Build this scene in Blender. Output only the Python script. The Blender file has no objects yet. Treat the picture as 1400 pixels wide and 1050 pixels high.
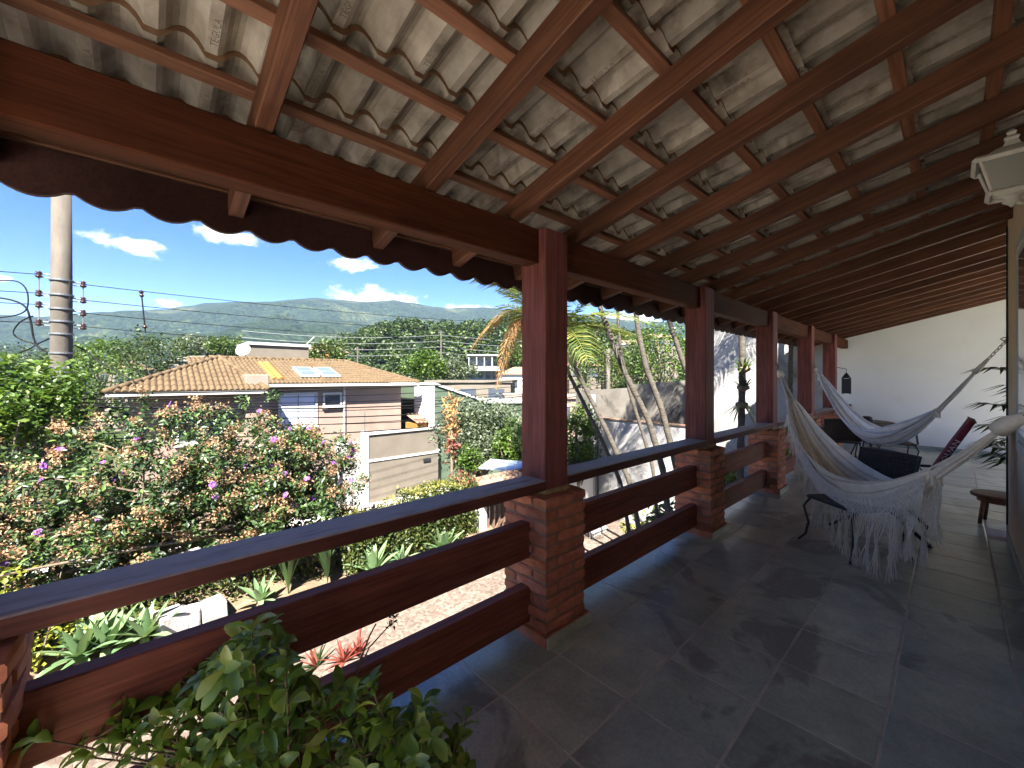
import bpy, bmesh, math, random
import numpy as np
from mathutils import Vector, Matrix, Euler, noise as mnoise

rad = math.radians
random.seed(11)
rng = np.random.default_rng(11)
sc = bpy.context.scene
col = sc.collection

# ------------------------------------------------------------------ camera
EYE = 1.55
YAW = 47.57
FPX = 553.0
cam = bpy.data.cameras.new('camera')
cam.sensor_width = 36.0
cam.lens = FPX / 1400 * 36.0
cam.shift_y = -8 / 1400
cam.clip_start = 0.05
cam.clip_end = 20000
camo = bpy.data.objects.new('camera', cam)
col.objects.link(camo)
camo.location = (0, 0, EYE)
camo.rotation_euler = (rad(90), 0, rad(YAW))
sc.camera = camo

# ------------------------------------------------------------------ sky, sun, exposure
SUN = Vector((0.45, -0.44, 0.78)).normalized()
SUN_EL = math.asin(SUN.z)
SUN_AZ = math.atan2(SUN.x, SUN.y)
world = bpy.data.worlds.new('World')
sc.world = world
world.use_nodes = True
SKY_STRENGTH = 0.05


def build_world():
    nt = world.node_tree
    nt.nodes.clear()
    n = lambda t, **k: mknode(nt, t, **k)
    out = n('ShaderNodeOutputWorld')
    bg = n('ShaderNodeBackground')
    bg.inputs['Strength'].default_value = SKY_STRENGTH
    sky = n('ShaderNodeTexSky')
    sky.sky_type = 'NISHITA'
    sky.sun_disc = False
    sky.sun_elevation = SUN_EL
    sky.sun_rotation = SUN_AZ
    sky.altitude = 1200
    sky.air_density = 1.0
    sky.dust_density = 0.05
    sky.ozone_density = 2.5
    # cumulus: azimuth / elevation space, the same field all round the horizon
    tc = n('ShaderNodeTexCoord')
    sep = n('ShaderNodeSeparateXYZ')
    nt.links.new(tc.outputs['Generated'], sep.inputs[0])
    az = n('ShaderNodeMath', operation='ARCTAN2')
    nt.links.new(sep.outputs['X'], az.inputs[0])
    nt.links.new(sep.outputs['Y'], az.inputs[1])
    el = n('ShaderNodeMath', operation='ARCSINE')
    nt.links.new(sep.outputs['Z'], el.inputs[0])
    comb = n('ShaderNodeCombineXYZ')
    nt.links.new(az.outputs[0], comb.inputs[0])
    nt.links.new(el.outputs[0], comb.inputs[1])
    mp = n('ShaderNodeMapping')
    mp.inputs['Scale'].default_value = (22, 34, 1)
    nt.links.new(comb.outputs[0], mp.inputs[0])
    noi = n('ShaderNodeTexNoise')
    noi.inputs['Scale'].default_value = 1.0
    noi.inputs['Detail'].default_value = 8
    noi.inputs['Roughness'].default_value = 0.62
    nt.links.new(mp.outputs[0], noi.inputs['Vector'])
    # cloud banks (azimuth, elevation, half widths), degrees
    banks = []
    for (x, y, hw, hh) in ((175, 331, 95, 22), (310, 318, 75, 18), (478, 356, 55, 16), (512, 404, 115, 30),
                           (225, 412, 38, 12), (0, 378, 34, 9), (640, 420, 60, 12), (860, 430, 120, 20), (-250, 340, 110, 26)):
        u, v = (x - 700) / FPX, (517 - y) / FPX
        d = Vector((-math.sin(rad(YAW)) + u * math.cos(rad(YAW)), math.cos(rad(YAW)) + u * math.sin(rad(YAW)), v))
        k = 1 / (1 + u * u)
        banks.append((math.atan2(d.x, d.y), math.atan2(d.z, math.hypot(d.x, d.y)), hw / FPX * k, hh / FPX * math.sqrt(k)))
    for i in range(26):   # the same kind of cloud over the rest of the sky
        a = rad(40 + i * 10.2 + random.uniform(-4, 4))
        e = random.uniform(0.12, 0.75)
        banks.append((math.atan2(math.sin(a), math.cos(a)), e, random.uniform(.06, .14), random.uniform(.025, .05)))
    acc = None
    for (a, e, wa, we) in banks:
        d = n('ShaderNodeVectorMath', operation='SUBTRACT')
        nt.links.new(comb.outputs[0], d.inputs[0])
        d.inputs[1].default_value = (a, e - we * .25, 0)
        s = n('ShaderNodeVectorMath', operation='MULTIPLY')
        nt.links.new(d.outputs[0], s.inputs[0])
        s.inputs[1].default_value = (1 / wa, 1 / we, 0)
        l = n('ShaderNodeVectorMath', operation='LENGTH')
        nt.links.new(s.outputs[0], l.inputs[0])
        if acc is None:
            acc = l.outputs['Value']
        else:
            m = n('ShaderNodeMath', operation='MINIMUM')
            nt.links.new(acc, m.inputs[0])
            nt.links.new(l.outputs['Value'], m.inputs[1])
            acc = m.outputs[0]
    fall = n('ShaderNodeMapRange')
    fall.inputs['From Min'].default_value = 0.0
    fall.inputs['From Max'].default_value = 1.5
    fall.inputs['To Min'].default_value = 0.30
    fall.inputs['To Max'].default_value = -0.45
    nt.links.new(acc, fall.inputs['Value'])
    add = n('ShaderNodeMath', operation='ADD')
    nt.links.new(noi.outputs['Fac'], add.inputs[0])
    nt.links.new(fall.outputs[0], add.inputs[1])
    ss = n('ShaderNodeMapRange')
    ss.interpolation_type = 'SMOOTHSTEP'
    ss.inputs['From Min'].default_value = 0.46
    ss.inputs['From Max'].default_value = 0.72
    nt.links.new(add.outputs[0], ss.inputs['Value'])
    cl = n('ShaderNodeMath', operation='MULTIPLY')
    cl.inputs[1].default_value = 0.93
    nt.links.new(ss.outputs[0], cl.inputs[0])
    # photographed sky is a deep clean blue: a mild hue/saturation grade of the whole dome
    hsv = n('ShaderNodeHueSaturation')
    hsv.inputs['Hue'].default_value = 0.518
    hsv.inputs['Saturation'].default_value = 1.38
    hsv.inputs['Value'].default_value = 0.76
    nt.links.new(sky.outputs[0], hsv.inputs['Color'])
    mix = n('ShaderNodeMix', data_type='RGBA')
    nt.links.new(cl.outputs[0], mix.inputs['Factor'])
    nt.links.new(hsv.outputs[0], mix.inputs[6])
    mix.inputs[7].default_value = (5.6, 5.7, 5.9, 1)
    nt.links.new(mix.outputs[2], bg.inputs['Color'])
    nt.links.new(bg.outputs[0], out.inputs['Surface'])


def mknode(nt, t, **k):
    nd = nt.nodes.new(t)
    for a, v in k.items():
        setattr(nd, a, v)
    return nd


build_world()
sun = bpy.data.lights.new('sun', 'SUN')
sun.energy = 5.0
sun.angle = rad(0.53)
sun.color = (1.0, 0.95, 0.87)
suno = bpy.data.objects.new('sun', sun)
col.objects.link(suno)
suno.rotation_euler = SUN.to_track_quat('Z', 'Y').to_euler()
suno.location = (10, -15, 30)
sc.view_settings.view_transform = 'Standard'
sc.view_settings.look = 'None'
sc.view_settings.gamma = 1.0
sc.view_settings.exposure = 2.8
sc.view_settings.use_curve_mapping = False
sc.render.engine = 'CYCLES'
sc.cycles.use_denoising = True
sc.cycles.max_bounces = 10
sc.cycles.diffuse_bounces = 8
sc.cycles.transparent_max_bounces = 8
sc.cycles.use_adaptive_sampling = True
sc.cycles.adaptive_threshold = 0.02

# ------------------------------------------------------------------ geometry helpers
FWD = Vector((-math.sin(rad(YAW)), math.cos(rad(YAW)), 0))
RGT = Vector((math.cos(rad(YAW)), math.sin(rad(YAW)), 0))


def ray(x, y):
    u, v = (x - 700) / FPX, (517 - y) / FPX
    return FWD + RGT * u + Vector((0, 0, v))


def at(x, y, d):            # point seen at (x, y) in the 1400 px survey, d metres in front
    return ray(x, y) * d + Vector((0, 0, EYE))


def atX(x, y, X):
    r = ray(x, y)
    return at(x, y, X / r.x)


def atY(x, y, Y):
    r = ray(x, y)
    return at(x, y, Y / r.y)


def atZ(x, y, Z):
    r = ray(x, y)
    return at(x, y, (Z - EYE) / r.z)


ORG = {}


def org(o):
    return ORG.get(o.name, Vector((0, 0, 0))) if o else Vector((0, 0, 0))


def tag(o, label=None, cat=None, group=None, kind=None):
    if label:
        o['label'] = label
    if cat:
        o['category'] = cat
    if group:
        o['group'] = group
    if kind:
        o['kind'] = kind
    return o


def thing(name, loc, label, cat, group=None, rz=0.0):
    o = bpy.data.objects.new(name, None)
    o.empty_display_size = 0.2
    col.objects.link(o)
    o.location = loc
    o.rotation_euler = (0, 0, rz)
    ORG[o.name] = Vector(loc)
    return tag(o, label, cat, group)


def link(name, mesh, parent=None, loc=None, rot=None, scale=None, local=False):
    o = bpy.data.objects.new(name, mesh)
    col.objects.link(o)
    if parent:
        o.parent = parent
    base = Vector((0, 0, 0)) if local else org(parent)
    l = Vector(loc) if loc is not None else (Vector((0, 0, 0)) if local else base.copy())
    o.location = l - base
    if rot is not None:
        o.rotation_euler = rot
    if scale is not None:
        o.scale = scale
    ORG[o.name] = l
    return o


class MB:
    def __init__(s):
        s.v, s.f, s.m = [], [], []

    def add(s, verts, faces, mi=0, M=None):
        b = len(s.v)
        if M is not None:
            verts = [M @ Vector(p) for p in verts]
        s.v.extend([tuple(p) for p in verts])
        s.f.extend([tuple(i + b for i in f) for f in faces])
        s.m.extend([mi] * len(faces))
        return s

    def box(s, a, b, mi=0, M=None):
        (x0, y0, z0), (x1, y1, z1) = a, b
        v = [(x0, y0, z0), (x1, y0, z0), (x1, y1, z0), (x0, y1, z0), (x0, y0, z1), (x1, y0, z1), (x1, y1, z1), (x0, y1, z1)]
        f = [(0, 3, 2, 1), (4, 5, 6, 7), (0, 1, 5, 4), (1, 2, 6, 5), (2, 3, 7, 6), (3, 0, 4, 7)]
        return s.add(v, f, mi, M)

    def tube(s, pts, r, n=8, mi=0, cap=True, M=None, flat=1.0):
        pts = [Vector(p) for p in pts]
        if not hasattr(r, '__len__'):
            r = [r] * len(pts)
        T = []
        for i in range(len(pts)):
            t = pts[min(i + 1, len(pts) - 1)] - pts[max(i - 1, 0)]
            T.append(t.normalized() if t.length > 1e-9 else Vector((0, 0, 1)))
        up = Vector((0, 0, 1)) if abs(T[0].z) < .9 else Vector((1, 0, 0))
        a = T[0].cross(up).normalized()
        v, f = [], []
        for i, p in enumerate(pts):
            a = (a - T[i] * a.dot(T[i]))
            a = a.normalized() if a.length > 1e-6 else T[i].orthogonal().normalized()
            b = T[i].cross(a)
            for k in range(n):
                an = 2 * math.pi * k / n
                v.append(p + a * (math.cos(an) * r[i]) + b * (math.sin(an) * r[i] * flat))
        for i in range(len(pts) - 1):
            for k in range(n):
                k2 = (k + 1) % n
                f.append((i * n + k, i * n + k2, (i + 1) * n + k2, (i + 1) * n + k))
        if cap:
            f.append(tuple(range(n - 1, -1, -1)))
            f.append(tuple((len(pts) - 1) * n + k for k in range(n)))
        return s.add(v, f, mi, M)

    def lathe(s, prof, n=20, mi=0, M=None, c=(0, 0, 0)):
        v, f = [], []
        for (r, z) in prof:
            for k in range(n):
                an = 2 * math.pi * k / n
                v.append((c[0] + r * math.cos(an), c[1] + r * math.sin(an), c[2] + z))
        for i in range(len(prof) - 1):
            for k in range(n):
                k2 = (k + 1) % n
                f.append((i * n + k, i * n + k2, (i + 1) * n + k2, (i + 1) * n + k))
        f.append(tuple(range(n - 1, -1, -1)))
        f.append(tuple((len(prof) - 1) * n + k for k in range(n)))
        return s.add(v, f, mi, M)

    def prism(s, poly, vec, mi=0, M=None):
        n = len(poly)
        vec = Vector(vec)
        v = [Vector(p) for p in poly] + [Vector(p) + vec for p in poly]
        f = [tuple(range(n - 1, -1, -1)), tuple(range(n, 2 * n))]
        for i in range(n):
            j = (i + 1) % n
            f.append((i, j, n + j, n + i))
        return s.add(v, f, mi, M)

    def mesh(s, name, mats, smooth=False, bevel=0.0, off=None):
        me = bpy.data.meshes.new(name)
        v = s.v
        if off is not None and off.length > 0:
            v = [(p[0] - off.x, p[1] - off.y, p[2] - off.z) for p in v]
        me.from_pydata(v, [], s.f)
        mats = mats if isinstance(mats, (list, tuple)) else [mats]
        for m in mats:
            me.materials.append(m)
        if len(mats) > 1:
            me.polygons.foreach_set('material_index', s.m)
        if bevel > 0 or True:
            bm = bmesh.new()
            bm.from_mesh(me)
            if bevel > 0:
                bmesh.ops.bevel(bm, geom=[e for e in bm.edges if e.is_manifold and e.calc_face_angle(0) > .6], offset=bevel, segments=1, affect='EDGES')
            bmesh.ops.recalc_face_normals(bm, faces=bm.faces)
            bm.to_mesh(me)
            bm.free()
        if smooth:
            me.polygons.foreach_set('use_smooth', [True] * len(me.polygons))
        me.update()
        return me

    def build(s, name, mats, parent=None, smooth=False, bevel=0.0, loc=None, local=False):
        """world-space verts; origin at loc or at the parent's base (local=True: verts in the parent's frame)"""
        if local:
            me = s.mesh(name, mats, smooth, bevel)
            return link(name, me, parent, local=True)
        o = Vector(loc) if loc is not None else (org(parent) if parent else Vector((0, 0, 0)))
        me = s.mesh(name, mats, smooth, bevel, off=o)
        return link(name, me, parent, loc=o)


def np_mesh(name, V, F, mats, mi=None, smooth=False):
    """fast mesh from arrays: V (n,3), F (m,k)"""
    me = bpy.data.meshes.new(name)
    F = np.asarray(F, dtype=np.int32)
    m, k = F.shape
    me.vertices.add(len(V))
    me.vertices.foreach_set('co', np.asarray(V, dtype=np.float32).ravel())
    me.loops.add(m * k)
    me.loops.foreach_set('vertex_index', F.ravel())
    me.polygons.add(m)
    me.polygons.foreach_set('loop_start', np.arange(0, m * k, k, dtype=np.int32))
    me.polygons.foreach_set('loop_total', np.full(m, k, dtype=np.int32))
    for mt in (mats if isinstance(mats, (list, tuple)) else [mats]):
        me.materials.append(mt)
    if mi is not None:
        me.polygons.foreach_set('material_index', np.asarray(mi, dtype=np.int32))
    if smooth:
        me.polygons.foreach_set('use_smooth', np.ones(m, dtype=bool))
    me.update(calc_edges=True)
    me.validate()
    return me


def board(name, p0, p1, w, h, mt, parent=None, bevel=0.004, up=(0, 0, 1)):
    """timber from p0 to p1, local x along the grain; w sideways, h upwards, centred"""
    p0, p1 = Vector(p0), Vector(p1)
    X = (p1 - p0)
    L = X.length
    X.normalize()
    Y = Vector(up).cross(X).normalized()
    Z = X.cross(Y)
    mb = MB().box((-L / 2, -w / 2, -h / 2), (L / 2, w / 2, h / 2))
    me = mb.mesh(name, mt, bevel=bevel)
    o = bpy.data.objects.new(name, me)
    col.objects.link(o)
    c = (p0 + p1) / 2
    if parent:
        o.parent = parent
    R = Matrix((X, Y, Z)).transposed()
    o.rotation_euler = R.to_euler()
    o.location = c - org(parent)
    ORG[o.name] = c
    return o


# ------------------------------------------------------------------ materials
def mat(name, base=(.5, .5, .5), rough=.6, spec=.4):
    m = bpy.data.materials.new(name)
    m.use_nodes = True
    nt = m.node_tree
    b = nt.nodes['Principled BSDF']
    b.inputs['Base Color'].default_value = (*base, 1)
    b.inputs['Roughness'].default_value = rough
    b.inputs['Specular IOR Level'].default_value = spec
    return m, nt, b


def ramp(nt, fac, stops):
    r = nt.nodes.new('ShaderNodeValToRGB')
    e = r.color_ramp.elements
    while len(e) < len(stops):
        e.new(.5)
    for k, (p, c) in enumerate(stops):
        e[k].position = p
        e[k].color = (*c, 1)
    nt.links.new(fac, r.inputs[0])
    return r.outputs[0]


def coords(nt, kind='Object', scale=(1, 1, 1), jitter=True):
    if kind == 'Position':
        src = nt.nodes.new('ShaderNodeNewGeometry').outputs['Position']
    else:
        src = nt.nodes.new('ShaderNodeTexCoord').outputs[kind]
    if jitter:
        oi = nt.nodes.new('ShaderNodeObjectInfo')
        mu = mknode(nt, 'ShaderNodeVectorMath', operation='MULTIPLY')
        nt.links.new(oi.outputs['Random'], mu.inputs[0])
        mu.inputs[1].default_value = (17.3, 9.1, 5.7)
        ad = mknode(nt, 'ShaderNodeVectorMath', operation='ADD')
        nt.links.new(src, ad.inputs[0])
        nt.links.new(mu.outputs[0], ad.inputs[1])
        src = ad.outputs[0]
    mp = nt.nodes.new('ShaderNodeMapping')
    mp.inputs['Scale'].default_value = scale
    nt.links.new(src, mp.inputs[0])
    return mp.outputs[0]


def noise(nt, vec, scale, detail=5, rough=.55, dist=0.0):
    t = nt.nodes.new('ShaderNodeTexNoise')
    t.inputs['Scale'].default_value = scale
    t.inputs['Detail'].default_value = detail
    t.inputs['Roughness'].default_value = rough
    t.inputs['Distortion'].default_value = dist
    nt.links.new(vec, t.inputs['Vector'])
    return t.outputs['Fac']


def bump(nt, b, h, strength=.3, dist=.01):
    bp = nt.nodes.new('ShaderNodeBump')
    bp.inputs['Strength'].default_value = strength
    bp.inputs['Distance'].default_value = dist
    nt.links.new(h, bp.inputs['Height'])
    nt.links.new(bp.outputs[0], b.inputs['Normal'])


def mixc(nt, fac, a, b, mode='MIX'):
    m = mknode(nt, 'ShaderNodeMix', data_type='RGBA', blend_type=mode)
    for sock, val in ((m.inputs['Factor'], fac), (m.inputs[6], a), (m.inputs[7], b)):
        if isinstance(val, (int, float)):
            sock.default_value = val
        elif isinstance(val, tuple):
            sock.default_value = (*val, 1) if len(val) == 3 else val
        else:
            nt.links.new(val, sock)
    return m.outputs[2]


def rand_value(nt, lo, hi):
    oi = nt.nodes.new('ShaderNodeObjectInfo')
    mr = nt.nodes.new('ShaderNodeMapRange')
    mr.inputs['To Min'].default_value = lo
    mr.inputs['To Max'].default_value = hi
    nt.links.new(oi.outputs['Random'], mr.inputs['Value'])
    cc = nt.nodes.new('ShaderNodeCombineColor')
    for i in range(3):
        nt.links.new(mr.outputs[0], cc.inputs[i])
    return cc.outputs[0]


def speckle(name, c1, c2, scale=6, rough=.7, bstr=.2, bscale=40, spec=.3, kind='Position', stain=None, detail=6, jitter=False, var=None, bdist=.01, scale3=(1, 1, 1)):
    m, nt, b = mat(name, c1, rough, spec)
    v = coords(nt, kind, scale3, jitter)
    f = noise(nt, v, scale, detail, .6)
    c = ramp(nt, f, [(.3, c1), (.7, c2)])
    if stain:
        sf = noise(nt, v, stain[1], 4, .65, .5)
        mr = nt.nodes.new('ShaderNodeMapRange')
        mr.inputs['From Min'].default_value = stain[2]
        mr.inputs['From Max'].default_value = stain[2] + .18
        nt.links.new(sf, mr.inputs['Value'])
        c = mixc(nt, mr.outputs[0], c, stain[0])
    if var:
        c = mixc(nt, 1.0, c, rand_value(nt, *var), 'MULTIPLY')
    nt.links.new(c, b.inputs['Base Color'])
    if bstr:
        bump(nt, b, noise(nt, v, bscale, 4, .6), bstr, bdist)
    return m


def wood(name, dark, light, rough=.5, spec=.35, dust_sheen=None, grain=(1.2, 22, 22), bstr=.25):
    m, nt, b = mat(name, dark, rough, spec)
    v = coords(nt, 'Object', grain)
    g = noise(nt, v, 1.0, 7, .62, .25)
    c = ramp(nt, g, [(.28, dark), (.72, light)])
    fine = noise(nt, coords(nt, 'Object', (3, 75, 75)), 1.0, 4, .6, .1)
    c = mixc(nt, 1.0, c, ramp(nt, fine, [(.32, (.62, .58, .55)), (.55, (1.0, 1.0, 1.0)), (.75, (1.18, 1.16, 1.14))]), 'MULTIPLY')
    v2 = coords(nt, 'Object', (1, 1, 1))
    blot = noise(nt, v2, 2.3, 4, .6)
    c = mixc(nt, 1.0, c, ramp(nt, blot, [(.3, (.72, .68, .66)), (.75, (1.15, 1.12, 1.1))]), 'MULTIPLY')
    c = mixc(nt, 1.0, c, rand_value(nt, .84, 1.16), 'MULTIPLY')
    if dust_sheen:   # dusty weathering plus a painted pale sky sheen on upward faces
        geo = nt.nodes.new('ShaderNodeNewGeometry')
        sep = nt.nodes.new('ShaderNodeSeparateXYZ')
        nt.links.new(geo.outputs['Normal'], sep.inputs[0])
        wear_sheen = noise(nt, coords(nt, 'Object', (3, 16, 16)), 1.0, 6, .65)
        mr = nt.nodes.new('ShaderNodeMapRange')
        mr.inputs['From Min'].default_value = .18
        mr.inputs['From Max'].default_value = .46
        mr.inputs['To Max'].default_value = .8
        nt.links.new(wear_sheen, mr.inputs['Value'])
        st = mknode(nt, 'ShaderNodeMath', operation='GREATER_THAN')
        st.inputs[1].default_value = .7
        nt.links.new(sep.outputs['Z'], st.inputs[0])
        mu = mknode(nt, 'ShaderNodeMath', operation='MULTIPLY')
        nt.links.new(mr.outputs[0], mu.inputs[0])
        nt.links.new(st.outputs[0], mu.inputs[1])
        c = mixc(nt, mu.outputs[0], c, dust_sheen)
    nt.links.new(c, b.inputs['Base Color'])
    rr = nt.nodes.new('ShaderNodeMapRange')
    rr.inputs['To Min'].default_value = rough - .1
    rr.inputs['To Max'].default_value = rough + .15
    nt.links.new(blot, rr.inputs['Value'])
    nt.links.new(rr.outputs[0], b.inputs['Roughness'])
    bump(nt, b, g, bstr, .004)
    return m


def leafy(name, stops, rough=.45, trans=.35, spec=.35, kind='island', tint=None):
    """leaf material: colour varies per leaf; light comes through"""
    m, nt, b = mat(name, stops[0][1], rough, spec)
    if kind == 'island':
        r = nt.nodes.new('ShaderNodeNewGeometry').outputs['Random Per Island']
    else:
        r = nt.nodes.new('ShaderNodeObjectInfo').outputs['Random']
    c = ramp(nt, r, stops)
    f = noise(nt, coords(nt, 'Position', jitter=False), 1.3, 3, .5)
    c = mixc(nt, 1.0, c, ramp(nt, f, [(.3, (.75, .78, .75)), (.7, (1.2, 1.16, 1.1))]), 'MULTIPLY')
    nt.links.new(c, b.inputs['Base Color'])
    tr = nt.nodes.new('ShaderNodeBsdfTranslucent')
    tc = mixc(nt, 1.0, c, tint or (1.25, 1.3, .7), 'MULTIPLY')
    nt.links.new(tc, tr.inputs['Color'])
    mx = nt.nodes.new('ShaderNodeMixShader')
    mx.inputs[0].default_value = trans
    nt.links.new(b.outputs[0], mx.inputs[1])
    nt.links.new(tr.outputs[0], mx.inputs[2])
    nt.links.new(mx.outputs[0], nt.nodes['Material Output'].inputs['Surface'])
    return m


def glass_mat(name, tint=(.05, .07, .09), rough=.05):
    m, nt, b = mat(name, tint, rough, .8)
    return m


M = {}
M['wood_roof'] = wood('stained_rafter_timber', (0.075, 0.029, 0.014), (0.170, 0.072, 0.038), .6, .3)
M['wood_beam'] = wood('stained_beam_timber', (0.055, 0.016, 0.007), (0.112, 0.035, 0.014), .7, .12)
M['wood_batten'] = wood('batten_timber', (0.154, 0.066, 0.036), (0.282, 0.134, 0.077), .6)
M['wood_post'] = wood('painted_post_timber', (.12, .036, .032), (.23, .078, .068), .62, .2, bstr=.5)
M['wood_rail'] = wood('rail_timber', (0.155, 0.048, 0.031), (0.269, 0.088, 0.057), .62, .2)
M['wood_handrail'] = wood('handrail_timber', (.085, .026, .018), (.14, .046, .032), .6, .25, dust_sheen=(.38, .33, .315))
M['wood_fascia'] = wood('fascia_timber', (.035, .012, .010), (.06, .021, .016), .6)
M['wood_stool'] = wood('stool_timber', (.11, .045, .02), (.2, .085, .04), .45)
M['tile_under'] = speckle('concrete_roof_tile', (0.246, 0.213, 0.168), (0.428, 0.379, 0.315), 9, .85, .3, 60, .2, 'Object', ((0.130, 0.104, 0.077), 3.6, .52), jitter=True, var=(.72, 1.22))
M['tile_edge'] = speckle('tile_head_edge', (0.195, 0.114, 0.065), (0.299, 0.189, 0.117), 12, .9, .3, 60, .1)
M['tile_print'], _, _ = mat('tile_imprint', (.17, .14, .105), .9, .1)
M['brick'] = speckle('red_brick', (0.325, 0.106, 0.056), (0.500, 0.188, 0.106), 14, .8, .5, 45, .25, 'Object', ((0.250, 0.081, 0.050), 5, .58), jitter=True, var=(.78, 1.18), bdist=.006)
M['mortar'] = speckle('brick_mortar', (.22, .12, .08), (.30, .17, .12), 20, .9, .5, 60, .1)
M['plaster_white'] = speckle('white_plaster', (.74, .72, .68), (.81, .79, .76), 1.4, .85, .25, 55, .2, stain=((.66, .63, .58), .8, .70))
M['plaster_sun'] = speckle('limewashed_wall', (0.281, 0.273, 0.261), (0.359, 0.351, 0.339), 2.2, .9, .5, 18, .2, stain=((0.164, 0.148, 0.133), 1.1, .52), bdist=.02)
M['plaster_tan'] = speckle('tan_plaster', (0.625, 0.488, 0.338), (0.725, 0.575, 0.413), 2.0, .85, .3, 70, .2)
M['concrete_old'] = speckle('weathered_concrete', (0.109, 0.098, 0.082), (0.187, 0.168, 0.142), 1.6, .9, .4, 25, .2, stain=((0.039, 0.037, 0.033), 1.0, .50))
M['white_paint'] = speckle('white_paint', (0.390, 0.390, 0.374), (0.452, 0.452, 0.437), 5, .5, .05, 50, .4)
M['white_metal'] = speckle('aged_white_metal', (.55, .52, .46), (.68, .66, .60), 20, .5, .1, 60, .5)
M['black_metal'], _, _ = mat('black_iron', (.018, .018, .02), .42, .5)
M['grey_metal'], _n, _b = mat('galvanised_metal', (.20, .205, .21), .5, .4)
_b.inputs['Metallic'].default_value = .7
M['steel'], _n, _b = mat('tarnished_steel', (.22, .19, .15), .45, .5)
_b.inputs['Metallic'].default_value = .8
M['terracotta'] = speckle('terracotta_tile', (0.148, 0.090, 0.059), (0.226, 0.148, 0.105), 6, .85, .3, 30, .2, stain=((0.218, 0.140, 0.094), 1.6, .57))
M['terracotta_pot'] = speckle('terracotta_pot', (.26, .10, .055), (.34, .15, .085), 9, .8, .3, 40, .2)
M['cable'], _, _ = mat('black_cable', (.006, .006, .007), .7, .15)
M['glass'], _n, _b = mat('window_glass', (.10, .13, .17), .06, .7)
M['bark'] = speckle('bark', (.10, .075, .05), (.20, .16, .12), 12, .9, .6, 30, .1, bdist=.02)
M['earth'] = speckle('garden_soil', (.10, .07, .045), (.18, .13, .085), 3, .95, .6, 20, .1, bdist=.03)


# slate: cleft surface, every slab its own grey-green or grey-blue
def slate_material():
    m, nt, b = mat('slate', (.05, .055, .055), .36, .75)
    v = coords(nt, 'Position', (1, 1, 1), True)
    oi = nt.nodes.new('ShaderNodeObjectInfo')
    base = ramp(nt, oi.outputs['Random'], [(0, (0.283, 0.306, 0.230)), (.22, (0.431, 0.450, 0.344)), (.42, (0.332, 0.360, 0.307)), (.62, (0.498, 0.502, 0.391)), (.8, (0.357, 0.392, 0.307)), (1, (0.283, 0.314, 0.276))])
    f = noise(nt, v, 4.5, 8, .68, .25)
    c = mixc(nt, 1.0, base, ramp(nt, f, [(.3, (.70, .70, .70)), (.70, (1.22, 1.21, 1.18))]), 'MULTIPLY')
    grit = noise(nt, v, 55, 5, .7)
    c = mixc(nt, 1.0, c, ramp(nt, grit, [(.3, (.80, .80, .80)), (.7, (1.15, 1.15, 1.14))]), 'MULTIPLY')
    st = noise(nt, coords(nt, 'Position', (1, 1, 1), False), 1.1, 5, .62, 1.2)
    mr = nt.nodes.new('ShaderNodeMapRange')
    mr.inputs['From Min'].default_value = .55
    mr.inputs['From Max'].default_value = .60
    mr.inputs['To Max'].default_value = .6
    nt.links.new(st, mr.inputs['Value'])
    c = mixc(nt, mr.outputs[0], c, (.12, .112, .10))
    nt.links.new(c, b.inputs['Base Color'])
    rr = nt.nodes.new('ShaderNodeMapRange')
    rr.inputs['To Min'].default_value = .24
    rr.inputs['To Max'].default_value = .44
    nt.links.new(f, rr.inputs['Value'])
    nt.links.new(rr.outputs[0], b.inputs['Roughness'])
    # cleft layers: terraced noise
    h = noise(nt, v, 2.2, 3, .5, 1.0)
    sn = mknode(nt, 'ShaderNodeMath', operation='SNAP')
    sn.inputs[1].default_value = .07
    nt.links.new(h, sn.inputs[0])
    fine = noise(nt, v, 30, 5, .6)
    ad = mknode(nt, 'ShaderNodeMath', operation='MULTIPLY_ADD')
    nt.links.new(fine, ad.inputs[0])
    ad.inputs[1].default_value = .12
    nt.links.new(sn.outputs[0], ad.inputs[2])
    bump(nt, b, ad.outputs[0], .6, .010)
    return m


M['dark_paving'] = speckle('dark_added_paving', (.15, .14, .12), (.20, .19, .165), 3, .9, .3, 50, .2)
M['slate'] = slate_material()
M['added_terrace'] = speckle('pale_added_paving', (.54, .51, .46), (.64, .61, .55), 3, .9, .3, 50, .2)
M['grout'] = speckle('floor_grout', (.40, .34, .28), (.58, .50, .42), 6, .9, .3, 60, .1)

# ================================================================== the veranda
XR = -1.57          # house-side face of the brick pillars
YW = 12.5           # end wall
SLOPE = 0.24
ANG = math.atan(SLOPE)
POSTS = [-.54, 1.80, 4.14, 6.35, 8.57, 10.60]        # near face of every post
PS = .21
HW = .35            # house wall face
YC = 6.2            # corner of the house wall
Y0 = -1.7           # open end of the veranda behind the camera
ZG = -3.4           # yard level


def zr(X):          # underside of the rafters
    return 2.467 + SLOPE * (X + 1.77)


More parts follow.
